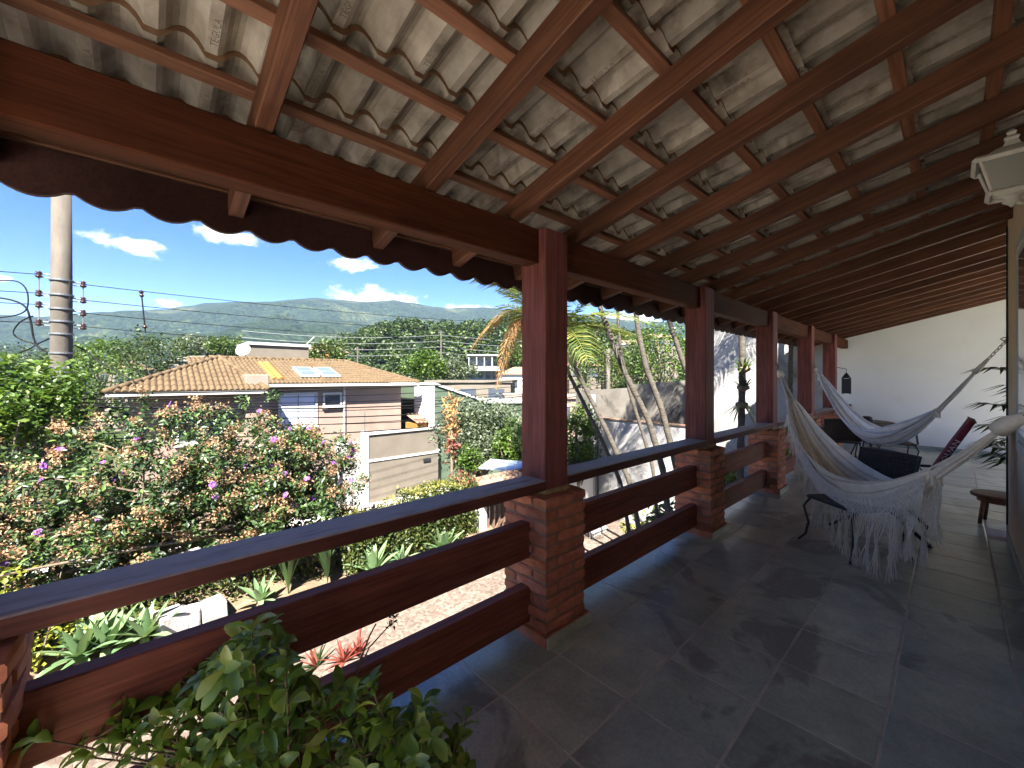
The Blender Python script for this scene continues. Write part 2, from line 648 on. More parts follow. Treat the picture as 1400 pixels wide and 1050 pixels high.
# ---- floor
mb = MB().box((-2.02, Y0, -.32), (HW + 3.2, YW + .1, -.0025))
floor = mb.build('floor', M['grout'])
tag(floor, 'dark slate tiled veranda floor with pale joints', None, None, 'structure')
slab_meshes = []
for k in range(5):
    mb = MB()
    a = .427 / 2 - .0055
    b = .43 / 2 - .0055
    n = 4
    top, bot = [], []
    r = random.Random(k)
    ring = []
    for (sx, sy) in ((-1, -1), (1, -1), (1, 1), (-1, 1)):
        ring.append((sx * a + r.uniform(-.002, .002), sy * b + r.uniform(-.002, .002)))
    v = [(x, y, -.02) for x, y in ring] + [(x, y, -.0015) for x, y in ring] + [(x * .988, y * .988, 0) for x, y in ring]
    f = [(0, 1, 5, 4), (1, 2, 6, 5), (2, 3, 7, 6), (3, 0, 4, 7), (4, 5, 9, 8), (5, 6, 10, 9), (6, 7, 11, 10), (7, 4, 8, 11), (8, 9, 10, 11)]
    mb.add(v, f)
    slab_meshes.append(mb.mesh('slate_slab', M['slate']))
for i in range(-3, 9):
    for j in range(-12, 26):
        x = -1.066 + .427 * (i + .5)
        y = 1.723 + .43 * (j + .5)
        if y > YW - .1 or y < Y0 + .2 or x < -2.0 or x > 2.6:
            continue
        if x > HW and y < YC + .1:
            continue
        if y < .3 and x > -.9:
            continue
        link('slate_slab', random.choice(slab_meshes), floor, (x, y, random.uniform(-.0012, .0012)),
             (random.uniform(-.002, .002), random.uniform(-.002, .002), random.choice((0, math.pi))))

for j in range(-8, 26):      # cut slabs along the house wall and the outer edge
    y = 1.723 + .43 * (j + .5)
    if y > YW - .1 or y < Y0 + .2:
        continue
    if y < YC:
        link('slate_slab', random.choice(slab_meshes), floor, (.2815, y, random.uniform(-.001, .001)), (0, 0, 0), (.122 / .427, 1, 1))
    link('slate_slab', random.choice(slab_meshes), floor, (-1.9695, y, random.uniform(-.001, .001)), (0, 0, 0), (.092 / .427, 1, 1))
terr = MB().box((-2.02, -9.0, -.34), (7.0, Y0 - .003, -.016)).build('added_terrace', M['added_terrace'], loc=(0, -4, 0))  # unseen paving added to bounce sun up under the roof
tag(terr, 'pale paving added unseen behind the veranda to bounce daylight', None, None, 'structure')
terr = MB().box((HW + 3.203, YC - .2, -.34), (8.0, YW + .1, -.016)).build('added_terrace', M['dark_paving'], loc=(5, 9, 0))  # unseen corner opened and paved to let light into the far end
tag(terr, 'dark paving added unseen round the open corner of the house', None, None, 'structure')
# ---- walls of the house
mb = MB().box((-5.25, YW, ZG - .4), (3.9, YW + .22, 3.95))
end_wall = mb.build('end_wall', M['plaster_white'], loc=(-1, YW, 0))
tag(end_wall, 'tall white plaster wall closing the far end of the veranda', 'wall')
mb = MB().box((-1.45, YW - .012, 0), (3.3, YW - .0005, .085))
mb.build('skirting', M['slate'], end_wall)

mb = MB()
mb.box((HW, Y0, -.3), (HW + .2, YC, 3.12))
mb.box((HW + .2, YC - .2, -.3), (2.8, YC, 4.1))
mb.box((3.3, YC, -.3), (3.5, YW, .5))  # unseen parapet added to block low glare from the corner paving
hw = mb.build('house_wall', M['plaster_tan'], loc=(HW, 2, 0))
tag(hw, 'tan plastered house wall beside the slate floor, with a white corner strip', 'wall')
mb = MB().box((HW - .012, YC - .055, 0.0), (HW + .06, YC + .012, 2.99))
mb.build('corner_strip', M['white_paint'], hw, bevel=.004)
mb = MB().tube([(HW - .012, YC - .10, 3.0), (HW - .012, YC - .11, 2.0), (HW - .012, YC - .10, 1.2), (HW - .012, YC - .105, .15)], .006, 6)
mb.build('cable', M['cable'], hw)
mb = MB().box((HW - .009, Y0, 0), (HW - .0005, YC - .056, .08))
mb.build('skirting', M['slate'], hw)
# white shuttered window in that wall
win = thing('window', (HW, 4.4, 1.8), 'white framed window set in the tan house wall', 'window')
fr = MB()
fr.box((HW - .03, 3.75, 1.0), (HW + .005, 3.83, 2.6)).box((HW - .03, 4.92, 1.0), (HW + .005, 5.0, 2.6))
fr.box((HW - .03, 3.83, 1.0), (HW + .005, 4.92, 1.08)).box((HW - .03, 3.83, 2.52), (HW + .005, 4.92, 2.6))
fr.build('frame', M['white_paint'], win, bevel=.006)
for (a, b) in ((3.83, 4.37), (4.38, 4.92)):
    MB().box((HW - .022, a, 1.08), (HW + .004, b, 2.52)).build('sash', M['white_paint'], win)
    MB().box((HW - .026, a + .06, 1.14), (HW - .0225, b - .06, 2.46)).build('pane', M['glass'], win)


# ---- brick pillars with their timber posts
def brick_mesh(L, W, H, seed):
    r = random.Random(seed)
    nx = 5
    v, f = [], []
    # rounded, hand made brick: lengthwise rings of 8
    for i in range(nx):
        t = i / (nx - 1)
        e = .012 if i in (0, nx - 1) else 0
        x = (-.5 + t) * L
        wob = r.uniform(-.004, .004)
        hx, hz = W / 2 - e * .8, H / 2 - e * .6
        c = .012
        for (sx, sz) in ((-1, -.6), (-.85, -1), (.85, -1), (1, -.6), (1, .6), (.85, 1), (-.85, 1), (-1, .6)):
            v.append((x, sx * hx + wob + r.uniform(-.0015, .0015), sz * hz + r.uniform(-.0015, .0015)))
    for i in range(nx - 1):
        for k in range(8):
            f.append((i * 8 + k, i * 8 + (k + 1) % 8, (i + 1) * 8 + (k + 1) % 8, (i + 1) * 8 + k))
    f.append(tuple(range(7, -1, -1)))
    f.append(tuple((nx - 1) * 8 + k for k in range(8)))
    return MB().add(v, f).mesh('brick', M['brick'], smooth=False)


PB = .385
bricks = [brick_mesh(PB - .125 - .012, .118, .0615, s) for s in range(6)]
ordn = ['first', 'second', 'third', 'fourth', 'fifth', 'sixth']
for k, y0 in enumerate(POSTS):
    yc = y0 + PS / 2
    xc = XR - .012 - PB / 2
    rank = ordn[len(POSTS) - 1 - k]
    p = thing('brick_pillar', (xc, yc, 0), f'{rank} red brick pier of the railing counting out from the white end wall', 'pillar', 'brick piers of the railing')
    MB().box((xc - PB / 2 + .017, yc - PB / 2 + .017, 0), (xc + PB / 2 - .017, yc + PB / 2 - .017, .83)).build('mortar_core', M['mortar'], p)
    h = .0725
    for c in range(11):
        z = .085 + h * (c + .5) - .03
        Lb = PB - .125
        off = (PB - .118) / 2
        for q in range(4):
            a = q * math.pi / 2
            s = 1 if c % 2 == 0 else -1
            # pinwheel bond
            lx = s * .118 / 2 - s * .002
            px_, py_ = -lx, -off
            x = px_ * math.cos(a) - py_ * math.sin(a)
            y = px_ * math.sin(a) + py_ * math.cos(a)
            j = .004 if c not in (0, 10) else .0
            bulge = 1.0 + (.014 if c == 10 else random.uniform(-.012, .012))
            link('brick', random.choice(bricks), p, (xc + x * bulge + random.uniform(-j, j), yc + y * bulge + random.uniform(-j, j), z),
                 (random.uniform(-.01, .01), random.uniform(-.008, .008), a + random.uniform(-.012, .012) + random.choice((0, math.pi))))
    # tile skirt round the foot
    mb = MB()
    e = PB / 2 + .016
    mb.box((xc - e, yc - e, 0), (xc + e, yc + e, .062))
    mb.build('foot_course', M['brick'], p, bevel=.004)
    MB().box((xc + e, yc - e + .003, 0.002), (xc + e + .012, yc + e - .003, .068)).build('skirting', M['slate'], p)
    MB().box((xc - .1, yc - .115, .825), (xc + .115, yc + .115, .872)).build('mortar_bed', speckle('mortar_bed', (.25, .17, .08), (.36, .27, .15), 20, .9, .6, 50, .1) if k == 0 else bpy.data.materials['mortar_bed'], p, bevel=.01)
    po = board('timber_post', (xc + .0, yc, .865), (xc + .0, yc, 2.466), PS, PS, M['wood_post'], None, .006, up=(0, 1, 0))
    tag(po, f'square dark red timber post on the {rank} brick pier from the end wall', 'post', 'posts carrying the veranda roof')
    ORG[po.name] = Vector((xc, yc, 1.6))

XP = XR - .012 - PB / 2       # post axis
# ---- railing between the pillars
for k in range(len(POSTS)):
    y0 = POSTS[k] + PS
    y1 = POSTS[k + 1] if k + 1 < len(POSTS) else YW
    rank = ordn[len(POSTS) - 1 - k]
    rl = thing('timber_railing', (XP, (y0 + y1) / 2, 0), f'{rank} dark timber railing bay counting out from the white end wall', 'railing', 'railing bays between the piers')
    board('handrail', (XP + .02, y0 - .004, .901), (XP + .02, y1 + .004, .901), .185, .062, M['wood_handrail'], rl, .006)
    for zc in (.576, .191):
        board('rail_board', (XP + .015, y0 + .03, zc), (XP + .015, y1 - .03 if k + 1 < len(POSTS) else y1, zc), .07, .215, M['wood_rail'], rl, .005)
if True:   # the bay before the first pier
    rl = thing('timber_railing', (XP, -1.1, 0), 'seventh dark timber railing bay counting out from the white end wall', 'railing', 'railing bays between the piers')
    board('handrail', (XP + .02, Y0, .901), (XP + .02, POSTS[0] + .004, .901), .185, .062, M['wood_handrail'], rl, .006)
    for zc in (.576, .191):
        board('rail_board', (XP + .015, Y0, zc), (XP + .015, POSTS[0] - .02, zc), .07, .215, M['wood_rail'], rl, .005)

# ---- roof: beams, rafters, battens, tiles, scalloped fascia
roof = thing('veranda_roof', (-1.0, 4.5, 2.467), 'lean-to veranda roof of dark rafters, battens and corrugated concrete tiles', 'roof')
ys = [Y0] + [v for p in POSTS for v in (p, p + PS)] + [YW]
for k in range(0, len(ys), 2):
    board('beam', (XP + .045 - .05, ys[k] - (.003 if k else 0), 2.362), (XP + .045 - .05, ys[k + 1] + .003, 2.362), .11, .21, M['wood_beam'], roof, .006)
RAFT = [-1.6, -1.0, -.42, .335, 1.05, 1.62]
while RAFT[-1] < YW - .6:
    RAFT.append(RAFT[-1] + .583)
XF = -2.36
for y in RAFT:
    x1 = 1.1 if y < YC else 3.5  # unseen run past the corner, lengthened to keep sun off the floor
    zc = .06
    board('rafter', (XF, y, zr(XF) + zc), (x1, y, zr(x1) + zc), .062, .118, M['wood_roof'], roof, .004)
GAUGE = .315
bat = [-1.755 + GAUGE * k for k in range(-2, 17)]
for X in bat:
    y0 = Y0 if X < 1.0 else YC - .1
    zb = zr(X) + .119 + .017
    p0, p1 = Vector((X, y0, zb)), Vector((X, YW - .005, zb))
    board('batten', p0, p1, .05, .034, M['wood_batten'], roof, .003, up=(-math.sin(ANG), 0, math.cos(ANG)))

PITCH = .3095
TP = PITCH / 2


def tile_profile(n=9):
    pts = []
    for w in range(2):
        for i in range(n):
            t = i / n
            y = (w + t) * TP
            # flat pan .05 wide, then a round roll
            q = t * TP
            if q < .046:
                z = 0.0
            else:
                s = (q - .046) / (TP - .046)
                z = .060 * math.sin(math.pi * s) ** .8
            pts.append((y, z))
    pts.append((2 * TP, 0.0))
    pts.append((2 * TP + .016, .004))
    return pts


def tile_mesh(text=True):
    pr = tile_profile()
    n = len(pr)
    Lt, th = .43, .031
    v, f = [], []
    for (x, lift) in ((0, .034), (Lt, 0)):
        for t in (0, th):
            for (y, z) in pr:
                v.append((x, y, z + lift + t + .004 * y / PITCH))
    for i in range(n - 1):
        f.append((i, i + 1, 2 * n + i + 1, 2 * n + i))                # underside
        f.append((n + i, 3 * n + i, 3 * n + i + 1, n + i + 1))        # top
        f.append((i, n + i, n + i + 1, i + 1))                        # tail edge
        f.append((2 * n + i, 2 * n + i + 1, 3 * n + i + 1, 3 * n + i))  # head edge
    f.append((0, 2 * n, 3 * n, n))
    f.append((n - 1, 2 * n - 1, 4 * n - 1, 3 * n - 1))
    mb = MB().add(v, f, 0)
    for i in range(n - 1):
        mb.m[i * 4 + 3] = 2 if text else 1
    return mb


def text_faces(body, size):
    cu = bpy.data.curves.new('imprint', 'FONT')
    cu.body = body
    cu.size = size
    cu.resolution_u = 1
    cu.align_x = 'CENTER'
    cu.align_y = 'CENTER'
    o = bpy.data.objects.new('imprint', cu)
    col.objects.link(o)
    bpy.context.view_layer.update()
    me = bpy.data.meshes.new_from_object(o)
    vs = [tuple(p.co) for p in me.vertices]
    fs = [tuple(p.vertices) for p in me.polygons]
    bpy.data.objects.remove(o)
    bpy.data.curves.remove(cu)
    return vs, fs


tv, tf = text_faces('T\u00c9GULA', .031)
mb = tile_mesh()
# imprint on the underside of the pans, read from below, running up the slope
for w in range(1):
    pts = []
    for (x, y, z) in tv:
        lx = .20 + x
        ly = w * TP + .023 - y
        pts.append((lx, ly, .034 * (1 - lx / .43) - .0012 + .004 * ly / PITCH))
    mb.add(pts, tf, 1)
me_tile = mb.mesh('roof_tile', [M['tile_under'], M['tile_print'], M['tile_edge']])
plain = tile_mesh(False).mesh('roof_tile', [M['tile_under'], M['tile_edge']])
slots = []
for X in bat:
    Y = Y0
    while Y < YW - .1:
        if X < 1.0 or Y > YC:
            slots.append((X, Y))
        Y += PITCH
def tile_score(s):
    c = Vector((s[0] - .2, s[1] + .15, zr(s[0]) + .2 - EYE))
    d = c.dot(FWD)
    if d < .15:
        return 1e6 + c.length
    u = c.dot(RGT) / d
    v = c.z / d
    if u < -1.5 or u > 1.45 or v > 1.15:
        return 1e5 + c.length
    return c.length
slots.sort(key=tile_score)
ca, sa = math.cos(ANG), math.sin(ANG)
def tile_loc(X, Y):
    # head of the tile 4 cm beyond the batten
    zt = zr(X) + .119 + .035
    hx, hz = X + .045 * ca, zt + .045 * sa
    return Vector((hx - .43 * ca, Y, hz - .43 * sa))
rest = MB()
for i, (X, Y) in enumerate(slots):
    lc = tile_loc(X, Y)
    if i < 285:
        link('roof_tile', me_tile, roof, lc + Vector((0, random.uniform(-.003, .003), random.uniform(0, .002))), (random.uniform(-.004, .004), -ANG, random.uniform(-.005, .005)))
    else:
        Mx = Matrix.Translation(lc) @ Matrix.Rotation(-ANG, 4, 'Y')
        src = plain
        rest.add([tuple(v.co) for v in src.vertices], [tuple(p.vertices) for p in src.polygons], 0, Mx)
        rest.m[-len(src.polygons):] = [p.material_index for p in src.polygons]
ro = rest.build('roof_tiles_rest', [M['tile_under'], M['tile_edge']], roof)
ro.name = 'roof_tiling'
tag(ro, None, None, None, 'stuff')

# scalloped fascia along the eave
v, f = [], []
n = int((YW - .02 - Y0) / .025)
for i in range(n + 1):
    y = Y0 + i * .025
    lob = abs(math.sin(math.pi * (y + .01) / .2)) ** .8
    zb = 2.294 - .046 * lob
    for (x, z) in ((XF + .002, zb), (XF - .026, zb), (XF - .026, 2.432), (XF + .002, 2.432)):
        v.append((x, y, z))
for i in range(n):
    for k in range(4):
        f.append((i * 4 + k, i * 4 + (k + 1) % 4, (i + 1) * 4 + (k + 1) % 4, (i + 1) * 4 + k))
f.append((0, 1, 2, 3))
f.append((n * 4 + 3, n * 4 + 2, n * 4 + 1, n * 4))
MB().add(v, f).build('fascia_board', M['wood_fascia'], roof)

# house storey under the veranda
mb = MB().box((-2.0, Y0, ZG - .3), (HW, YW - .02, -.34))
ls = mb.build('lower_storey', M['plaster_white'], loc=(-1, 4, ZG))
tag(ls, 'white ground floor storey wall under the veranda slab', 'wall')

# ================================================================== the yard and the street
def mosaic(name, c1, c2, c3, scale):
    m, nt, b = mat(name, c1, .85, .25)
    v = coords(nt, 'Position', (1, 1, 1), False)
    vo = nt.nodes.new('ShaderNodeTexVoronoi')
    vo.inputs['Scale'].default_value = scale
    nt.links.new(v, vo.inputs['Vector'])
    sp = nt.nodes.new('ShaderNodeSeparateColor')
    nt.links.new(vo.outputs['Color'], sp.inputs[0])
    c = ramp(nt, sp.outputs[0], [(.1, c1), (.5, c2), (.9, c3)])
    f = noise(nt, v, .9, 5, .6)
    c = mixc(nt, 1.0, c, ramp(nt, f, [(.3, (.78, .76, .74)), (.7, (1.1, 1.1, 1.1))]), 'MULTIPLY')
    nt.links.new(c, b.inputs['Base Color'])
    ve = nt.nodes.new('ShaderNodeTexVoronoi')
    ve.feature = 'DISTANCE_TO_EDGE'
    ve.inputs['Scale'].default_value = scale
    nt.links.new(v, ve.inputs['Vector'])
    mr = nt.nodes.new('ShaderNodeMapRange')
    mr.inputs['From Max'].default_value = .12
    nt.links.new(ve.outputs['Distance'], mr.inputs['Value'])
    bump(nt, b, mr.outputs[0], .5, .01)
    return m


M['drive'] = mosaic('stone_chip_paving', (0.097, 0.071, 0.056), (0.137, 0.104, 0.084), (0.173, 0.137, 0.114), 15)
M['pale_concrete'] = speckle('pale_concrete', (.42, .39, .34), (.50, .47, .42), 5, .9, .4, 50, .2, stain=((.3, .275, .23), 1.5, .6))
M['asphalt'] = speckle('asphalt', (.045, .045, .045), (.07, .068, .065), 4, .9, .4, 120, .2)
M['grass_far'] = speckle('grassland', (.03, .045, .016), (.06, .075, .028), .08, .95, 0, 1, .1)


def sheet(name, x0, x1, y0, y1, z, mt, label, drop=.25):
    o = MB().box((x0, y0, z - drop), (x1, y1, z)).build(name, mt, loc=((x0 + x1) / 2, (y0 + y1) / 2, z))
    tag(o, label, None, None, 'structure')
    return o


sheet('driveway', -8.1, -2.0, -9, YW, ZG, M['drive'], 'pinkish stone chip driveway below the railing')
sheet('path', -4.9, -2.02, -9, YW - .3, ZG + .006, M['pale_concrete'], 'pale concrete path between the house and the driveway')  # widened out of sight towards the house to bounce light upwards
sheet('pavement', -12.0, -9.9, -60, 90, -3.9, M['pale_concrete'], 'pale pavement between the hedge and the street', .3)
sheet('street', -16.4, -12.0, -90, 120, -4.02, M['asphalt'], 'asphalt street between the garden and the houses', .3)
sheet('pavement', -17.6, -16.4, -60, 90, -3.9, M['pale_concrete'], 'pale pavement in front of the houses opposite', .3)
# raised planting bed with a kerb, behind it the boundary
bed = MB()
nx, ny = 6, 40
v, f = [], []
for i in range(ny + 1):
    y = -9 + i * (16.3 / ny)
    for j in range(nx + 1):
        x = -8.1 - j * (1.8 / nx)
        z = -2.95 + .35 * min(1, j / 3) + .06 * mnoise.noise((x * 1.5, y * 1.5, 0)) + (.30 if y < 1.5 else .30 * max(0, 1 - (y - 1.5) / 2))
        v.append((x, y, z))
for i in range(ny):
    for j in range(nx):
        a = i * (nx + 1) + j
        f.append((a, a + 1, a + nx + 2, a + nx + 1))
bedo = bed.add(v, f).build('planting_bed', M['earth'], smooth=True)
tag(bedo, 'raised soil bed along the garden boundary', None, None, 'structure')
kerb = MB().box((-8.14, -9, ZG - .1), (-8.0, 7.3, -2.93)).build('retaining_kerb', M['concrete_old'], loc=(-8.07, 0, ZG), bevel=.02)
tag(kerb, 'low weathered concrete kerb holding the planting bed', None, None, 'structure')

# far ground: one sheet to the horizon
mb = MB()
v, f = [], []
rings = [0, 8, 20, 40, 70, 110, 170, 260, 400, 700, 1200, 2000, 3000]
na = 72
for i, r in enumerate(rings):
    for k in range(na):
        a = 2 * math.pi * k / na
        z = -4.1 - (0 if r <= 40 else min(9, (r - 40) * .05))
        v.append((r * math.cos(a) if r else 0.001 * math.cos(a), r * math.sin(a) if r else .001 * math.sin(a), z))
for i in range(len(rings) - 1):
    for k in range(na):
        k2 = (k + 1) % na
        f.append((i * na + k, (i + 1) * na + k, (i + 1) * na + k2, i * na + k2))
g = mb.add(v, f).build('ground', M['grass_far'], smooth=True)
tag(g, 'grassy ground reaching to the hills', None, None, 'structure')


# ================================================================== hills
def fbm(x, y, o=5, s=3.1):
    a, t, fr = 1.0, 0.0, 1.0
    for i in range(o):
        t += a * mnoise.noise((x * fr + s, y * fr - s, s * 2.7))
        a *= .5
        fr *= 2.03
    return t


def hill_material():
    m, nt, b = mat('wooded_mountain', (.03, .05, .02), .95, .05)
    v = coords(nt, 'Position', (1, 1, 1), False)
    big = noise(nt, v, .0045, 5, .6, .6)
    small = noise(nt, v, .05, 6, .7)
    c = ramp(nt, small, [(.30, (.004, .009, .005)), (.52, (.013, .024, .010)), (.72, (.029, .042, .017))])
    mr = nt.nodes.new('ShaderNodeMapRange')
    mr.inputs['From Min'].default_value = .58
    mr.inputs['From Max'].default_value = .66
    mr.inputs['To Max'].default_value = .7
    nt.links.new(big, mr.inputs['Value'])
    c = mixc(nt, mr.outputs[0], c, ramp(nt, small, [(.35, (.04, .052, .02)), (.65, (.085, .095, .042))]))
    nt.links.new(c, b.inputs['Base Color'])
    vo = nt.nodes.new('ShaderNodeTexVoronoi')
    vo.inputs['Scale'].default_value = .085
    nt.links.new(v, vo.inputs['Vector'])
    bump(nt, b, vo.outputs['Distance'], 1.0, -9.0)
    return m


M['hill'] = hill_material()
RIDGE = [(-900, 440), (-300, 426), (0, 430), (60, 433), (110, 428), (160, 425), (230, 421), (280, 414), (330, 412), (380, 411), (430, 407), (470, 410),
         (500, 413), (540, 410), (575, 416), (610, 421), (660, 420), (720, 424), (800, 430), (860, 437), (930, 441), (1000, 446), (1300, 455), (2400, 470)]
rx = np.array([(math.atan((x - 700) / FPX)) for x, y in RIDGE])
rt = np.array([(517 - y) / FPX * math.cos(math.atan((x - 700) / FPX)) for x, y in RIDGE])
v, f = [], []
NA, NR = 380, 46
for i in range(NA + 1):
    th = -2.45 + i * (2.45 + 1.15) / NA
    tan_r = float(np.interp(th, rx, rt))
    dirv = FWD * math.cos(th) + RGT * math.sin(th)
    for j in range(NR + 1):
        t = j / NR
        r = 520 + 1900 * t
        rr = min(1.0, (r - 520) / 1330)
        prof = rr ** 1.25
        crest = EYE + 1850 * tan_r
        zz = -14 + (crest + 14) * prof if r <= 1850 else crest * (1 - ((r - 1850) / 570) ** 2 * .8)
        w = math.sin(math.pi * min(1, rr)) if rr < 1 else 0
        x, y = dirv.x * r, dirv.y * r
        zz += w * (95 * fbm(x * .0021, y * .0021, 4) + 26 * fbm(x * .008, y * .008, 3, 7.7))
        zz += (5 * fbm(x * .02, y * .02, 3, 1.3)) * (1 if rr > .05 else 0)
        zz = min(zz, EYE + r * tan_r * (.985 if rr < .93 else 1.0)) if rr < 1 else zz
        v.append((x, y, zz))
for i in range(NA):
    for j in range(NR):
        a = i * (NR + 1) + j
        f.append((a, a + NR + 1, a + NR + 2, a + 1))
mo = MB().add(v, f).build('mountain', M['hill'], smooth=True)
tag(mo, 'long wooded mountain ridge with pale pasture patches', None, None, 'structure')

# ================================================================== foliage builders
LEAF = np.array([(-.5, 0, 0), (-.12, .30, .06), (.5, 0, -.06), (-.12, -.30, .06), (0.0, 0, -.03)], dtype=float)
LEAF_F = np.array([(0, 4, 1), (1, 4, 2), (0, 3, 4), (3, 2, 4)])


def rot_basis(n, up_bias=.5):
    """random orthonormal frames (n,3,3): columns x (leaf axis), y, z (normal)"""
    z = rng.normal(size=(n, 3))
    z /= np.linalg.norm(z, axis=1)[:, None]
    z[:, 2] = np.abs(z[:, 2]) * 1.0
    z = z * (1 - up_bias) + np.array([0, 0, 1.0]) * up_bias
    z /= np.linalg.norm(z, axis=1)[:, None]
    x = rng.normal(size=(n, 3))
    x -= z * np.sum(x * z, axis=1)[:, None]
    x /= np.linalg.norm(x, axis=1)[:, None]
    y = np.cross(z, x)
    return np.stack([x, y, z], axis=2)


def leaf_arrays(C, size, aspect=.55, up_bias=.5, shape=LEAF, faces=LEAF_F):
    n = len(C)
    B = rot_basis(n, up_bias)
    s = np.asarray(size).reshape(-1, 1, 1) if hasattr(size, '__len__') else np.full((n, 1, 1), size)
    P = shape[None, :, :] * s
    P = P * np.array([1, aspect / .6, 1])
    V = np.einsum('nij,nkj->nki', B, P) + C[:, None, :]
    k = len(shape)
    F = faces[None, :, :] + (np.arange(n) * k)[:, None, None]
    return V.reshape(-1, 3), F.reshape(-1, faces.shape[1])


def clumps(center, radii, n_clump, per, spread, shell=.55, flat=.0, seed=0):
    """leaf positions: clump centres in the outer part of an uneven ellipsoid"""
    r = np.random.default_rng(seed)
    d = r.normal(size=(n_clump, 3))
    d /= np.linalg.norm(d, axis=1)[:, None]
    rad_ = shell + (1 - shell) * r.random(n_clump) ** .6
    lob = 1 + .22 * np.sin(d[:, 0] * 5 + seed) * np.cos(d[:, 1] * 4 + seed * 2) + .12 * r.normal(size=n_clump)
    C = d * (rad_ * lob)[:, None] * np.array(radii)
    C[:, 2] = np.maximum(C[:, 2], -radii[2] * (1 - flat))
    C += np.array(center)
    P = np.repeat(C, per, axis=0) + r.normal(size=(n_clump * per, 3)) * spread
    return P, C


def limbs(mb, base, tips, r0, seed=0, bend=.25):
    rr = random.Random(seed)
    base = Vector(base)
    for t in tips:
        t = Vector(t)
        mid = base.lerp(t, .5) + Vector((rr.uniform(-bend, bend), rr.uniform(-bend, bend), rr.uniform(0, bend))) * (t - base).length * .4
        pts = [base.lerp(mid, s) .lerp(mid.lerp(t, s), s) for s in (0, .25, .5, .75, 1)]
        mb.tube(pts, [r0 * (1 - .8 * s) for s in (0, .25, .5, .75, 1)], 6)


def tree(name, base, height, radii, label, cat, leafm, n_clump=60, per=40, leaf=.25, spread=.35, trunk_r=.15, group=None, seed=0, up_bias=.35, ctr=None, aspect=.55, kids=None, shell=.5):
    base = Vector(base)
    t = thing(name, base, label, cat, group)
    c = Vector(ctr) if ctr else base + Vector((0, 0, height - radii[2]))
    P, C = clumps(c, radii, n_clump, per, spread, shell, .25, seed)
    mb = MB()
    fork = base.lerp(c, .45)
    mb.tube([base - Vector((0, 0, .15)), base.lerp(fork, .5) + Vector((trunk_r * .4, 0, 0)), fork], [trunk_r, trunk_r * .85, trunk_r * .7], 8)
    pick = C[:: max(1, len(C) // 14)]
    limbs(mb, fork, pick, trunk_r * .55, seed)
    mb.build('trunk', M['bark'], t, smooth=True)
    V, F = leaf_arrays(P, rng.uniform(.7, 1.25, len(P)) * leaf, aspect, up_bias)
    V = V - np.array(base)
    me = np_mesh('crown', V, F, leafm)
    o = link('crown', me, t)
    return t, P, C


M['leaf_dark'] = leafy('dark_foliage', [(0, (0.018, 0.034, 0.011)), (.5, (0.036, 0.060, 0.018)), (1, (0.068, 0.092, 0.028))])
M['leaf_mid'] = leafy('mid_foliage', [(0, (0.032, 0.060, 0.013)), (.5, (0.056, 0.096, 0.022)), (1, (0.104, 0.136, 0.036))])
M['leaf_bright'] = leafy('bright_foliage', [(0, (0.035, 0.069, 0.009)), (.5, (0.058, 0.109, 0.014)), (1, (0.104, 0.150, 0.029))])
M['leaf_olive'] = leafy('greyish_foliage', [(0, (0.048, 0.068, 0.040)), (.5, (0.088, 0.112, 0.068)), (1, (0.160, 0.184, 0.128))])
M['leaf_forest'] = leafy('forest_foliage', [(0, (0.018, 0.034, 0.011)), (.45, (0.036, 0.064, 0.016)), (1, (0.080, 0.112, 0.028))], trans=.2)
M['leaf_tib'] = leafy('glossy_shrub_leaves', [(0, (0.018, 0.038, 0.015)), (.55, (0.038, 0.070, 0.024)), (.85, (0.065, 0.108, 0.032)), (1, (0.130, 0.216, 0.054))], rough=.42, spec=.4, trans=.25)
M['dry_flower'] = leafy('faded_flower_heads', [(0, (.19, .105, .055)), (.5, (.31, .185, .105)), (1, (.40, .27, .165))], rough=.8, trans=.25, tint=(1.1, 1.0, .9))
M['purple'] = leafy('purple_petals', [(0, (.16, .04, .32)), (.6, (.27, .09, .42)), (1, (.40, .19, .50))], rough=.6, trans=.35, tint=(1.1, 1, 1.2))
M['leaf_hedge'] = leafy('hedge_leaves', [(0, (0.024, 0.044, 0.011)), (.5, (0.048, 0.068, 0.016)), (1, (0.096, 0.104, 0.024))], trans=.3)
M['leaf_hedge_top'] = leafy('yellow_hedge_tips', [(0, (0.096, 0.104, 0.020)), (.5, (0.192, 0.184, 0.040)), (1, (0.288, 0.264, 0.080))], trans=.4)
M['leaf_yellow'] = leafy('yellow_green_vine', [(0, (0.128, 0.152, 0.020)), (1, (0.336, 0.336, 0.056))], trans=.4)
M['leaf_red'] = leafy('reddish_leaves', [(0, (0.128, 0.028, 0.024)), (.6, (0.240, 0.064, 0.048)), (1, (0.112, 0.136, 0.040))], trans=.3, tint=(1.2, 1, .9))

# ================================================================== the garden
# flowering shrub tree with faded flower heads
tb = Vector((-9.7, .9, -2.4))
tib = thing('flowering_tree', tb, 'broad bushy tree with faded brown flower heads and purple blooms', 'tree')
lobes = [((-9.9, -.9, -.75), (1.5, 1.35, 1.35)), ((-10.2, .3, -.25), (1.5, 1.3, 1.25)), ((-10.1, 1.7, -.25), (1.5, 1.25, 1.2)),
         ((-10.0, 2.8, -.75), (1.4, 1.05, .95)), ((-9.4, .9, -.95), (1.3, 1.6, 1.0)), ((-9.5, -2.2, -1.3), (1.4, 1.2, 1.1)), ((-9.3, 2.2, -1.2), (1.1, 1.1, .8))]
PP, CC = [], []
for i, (c, r) in enumerate(lobes):
    P_, C_ = clumps(c, r, 120, 46, .085, .6, .25, 40 + i)
    PP.append(P_)
    CC.append(C_)
P = np.concatenate(PP)
C = np.concatenate(CC)
mb = MB()
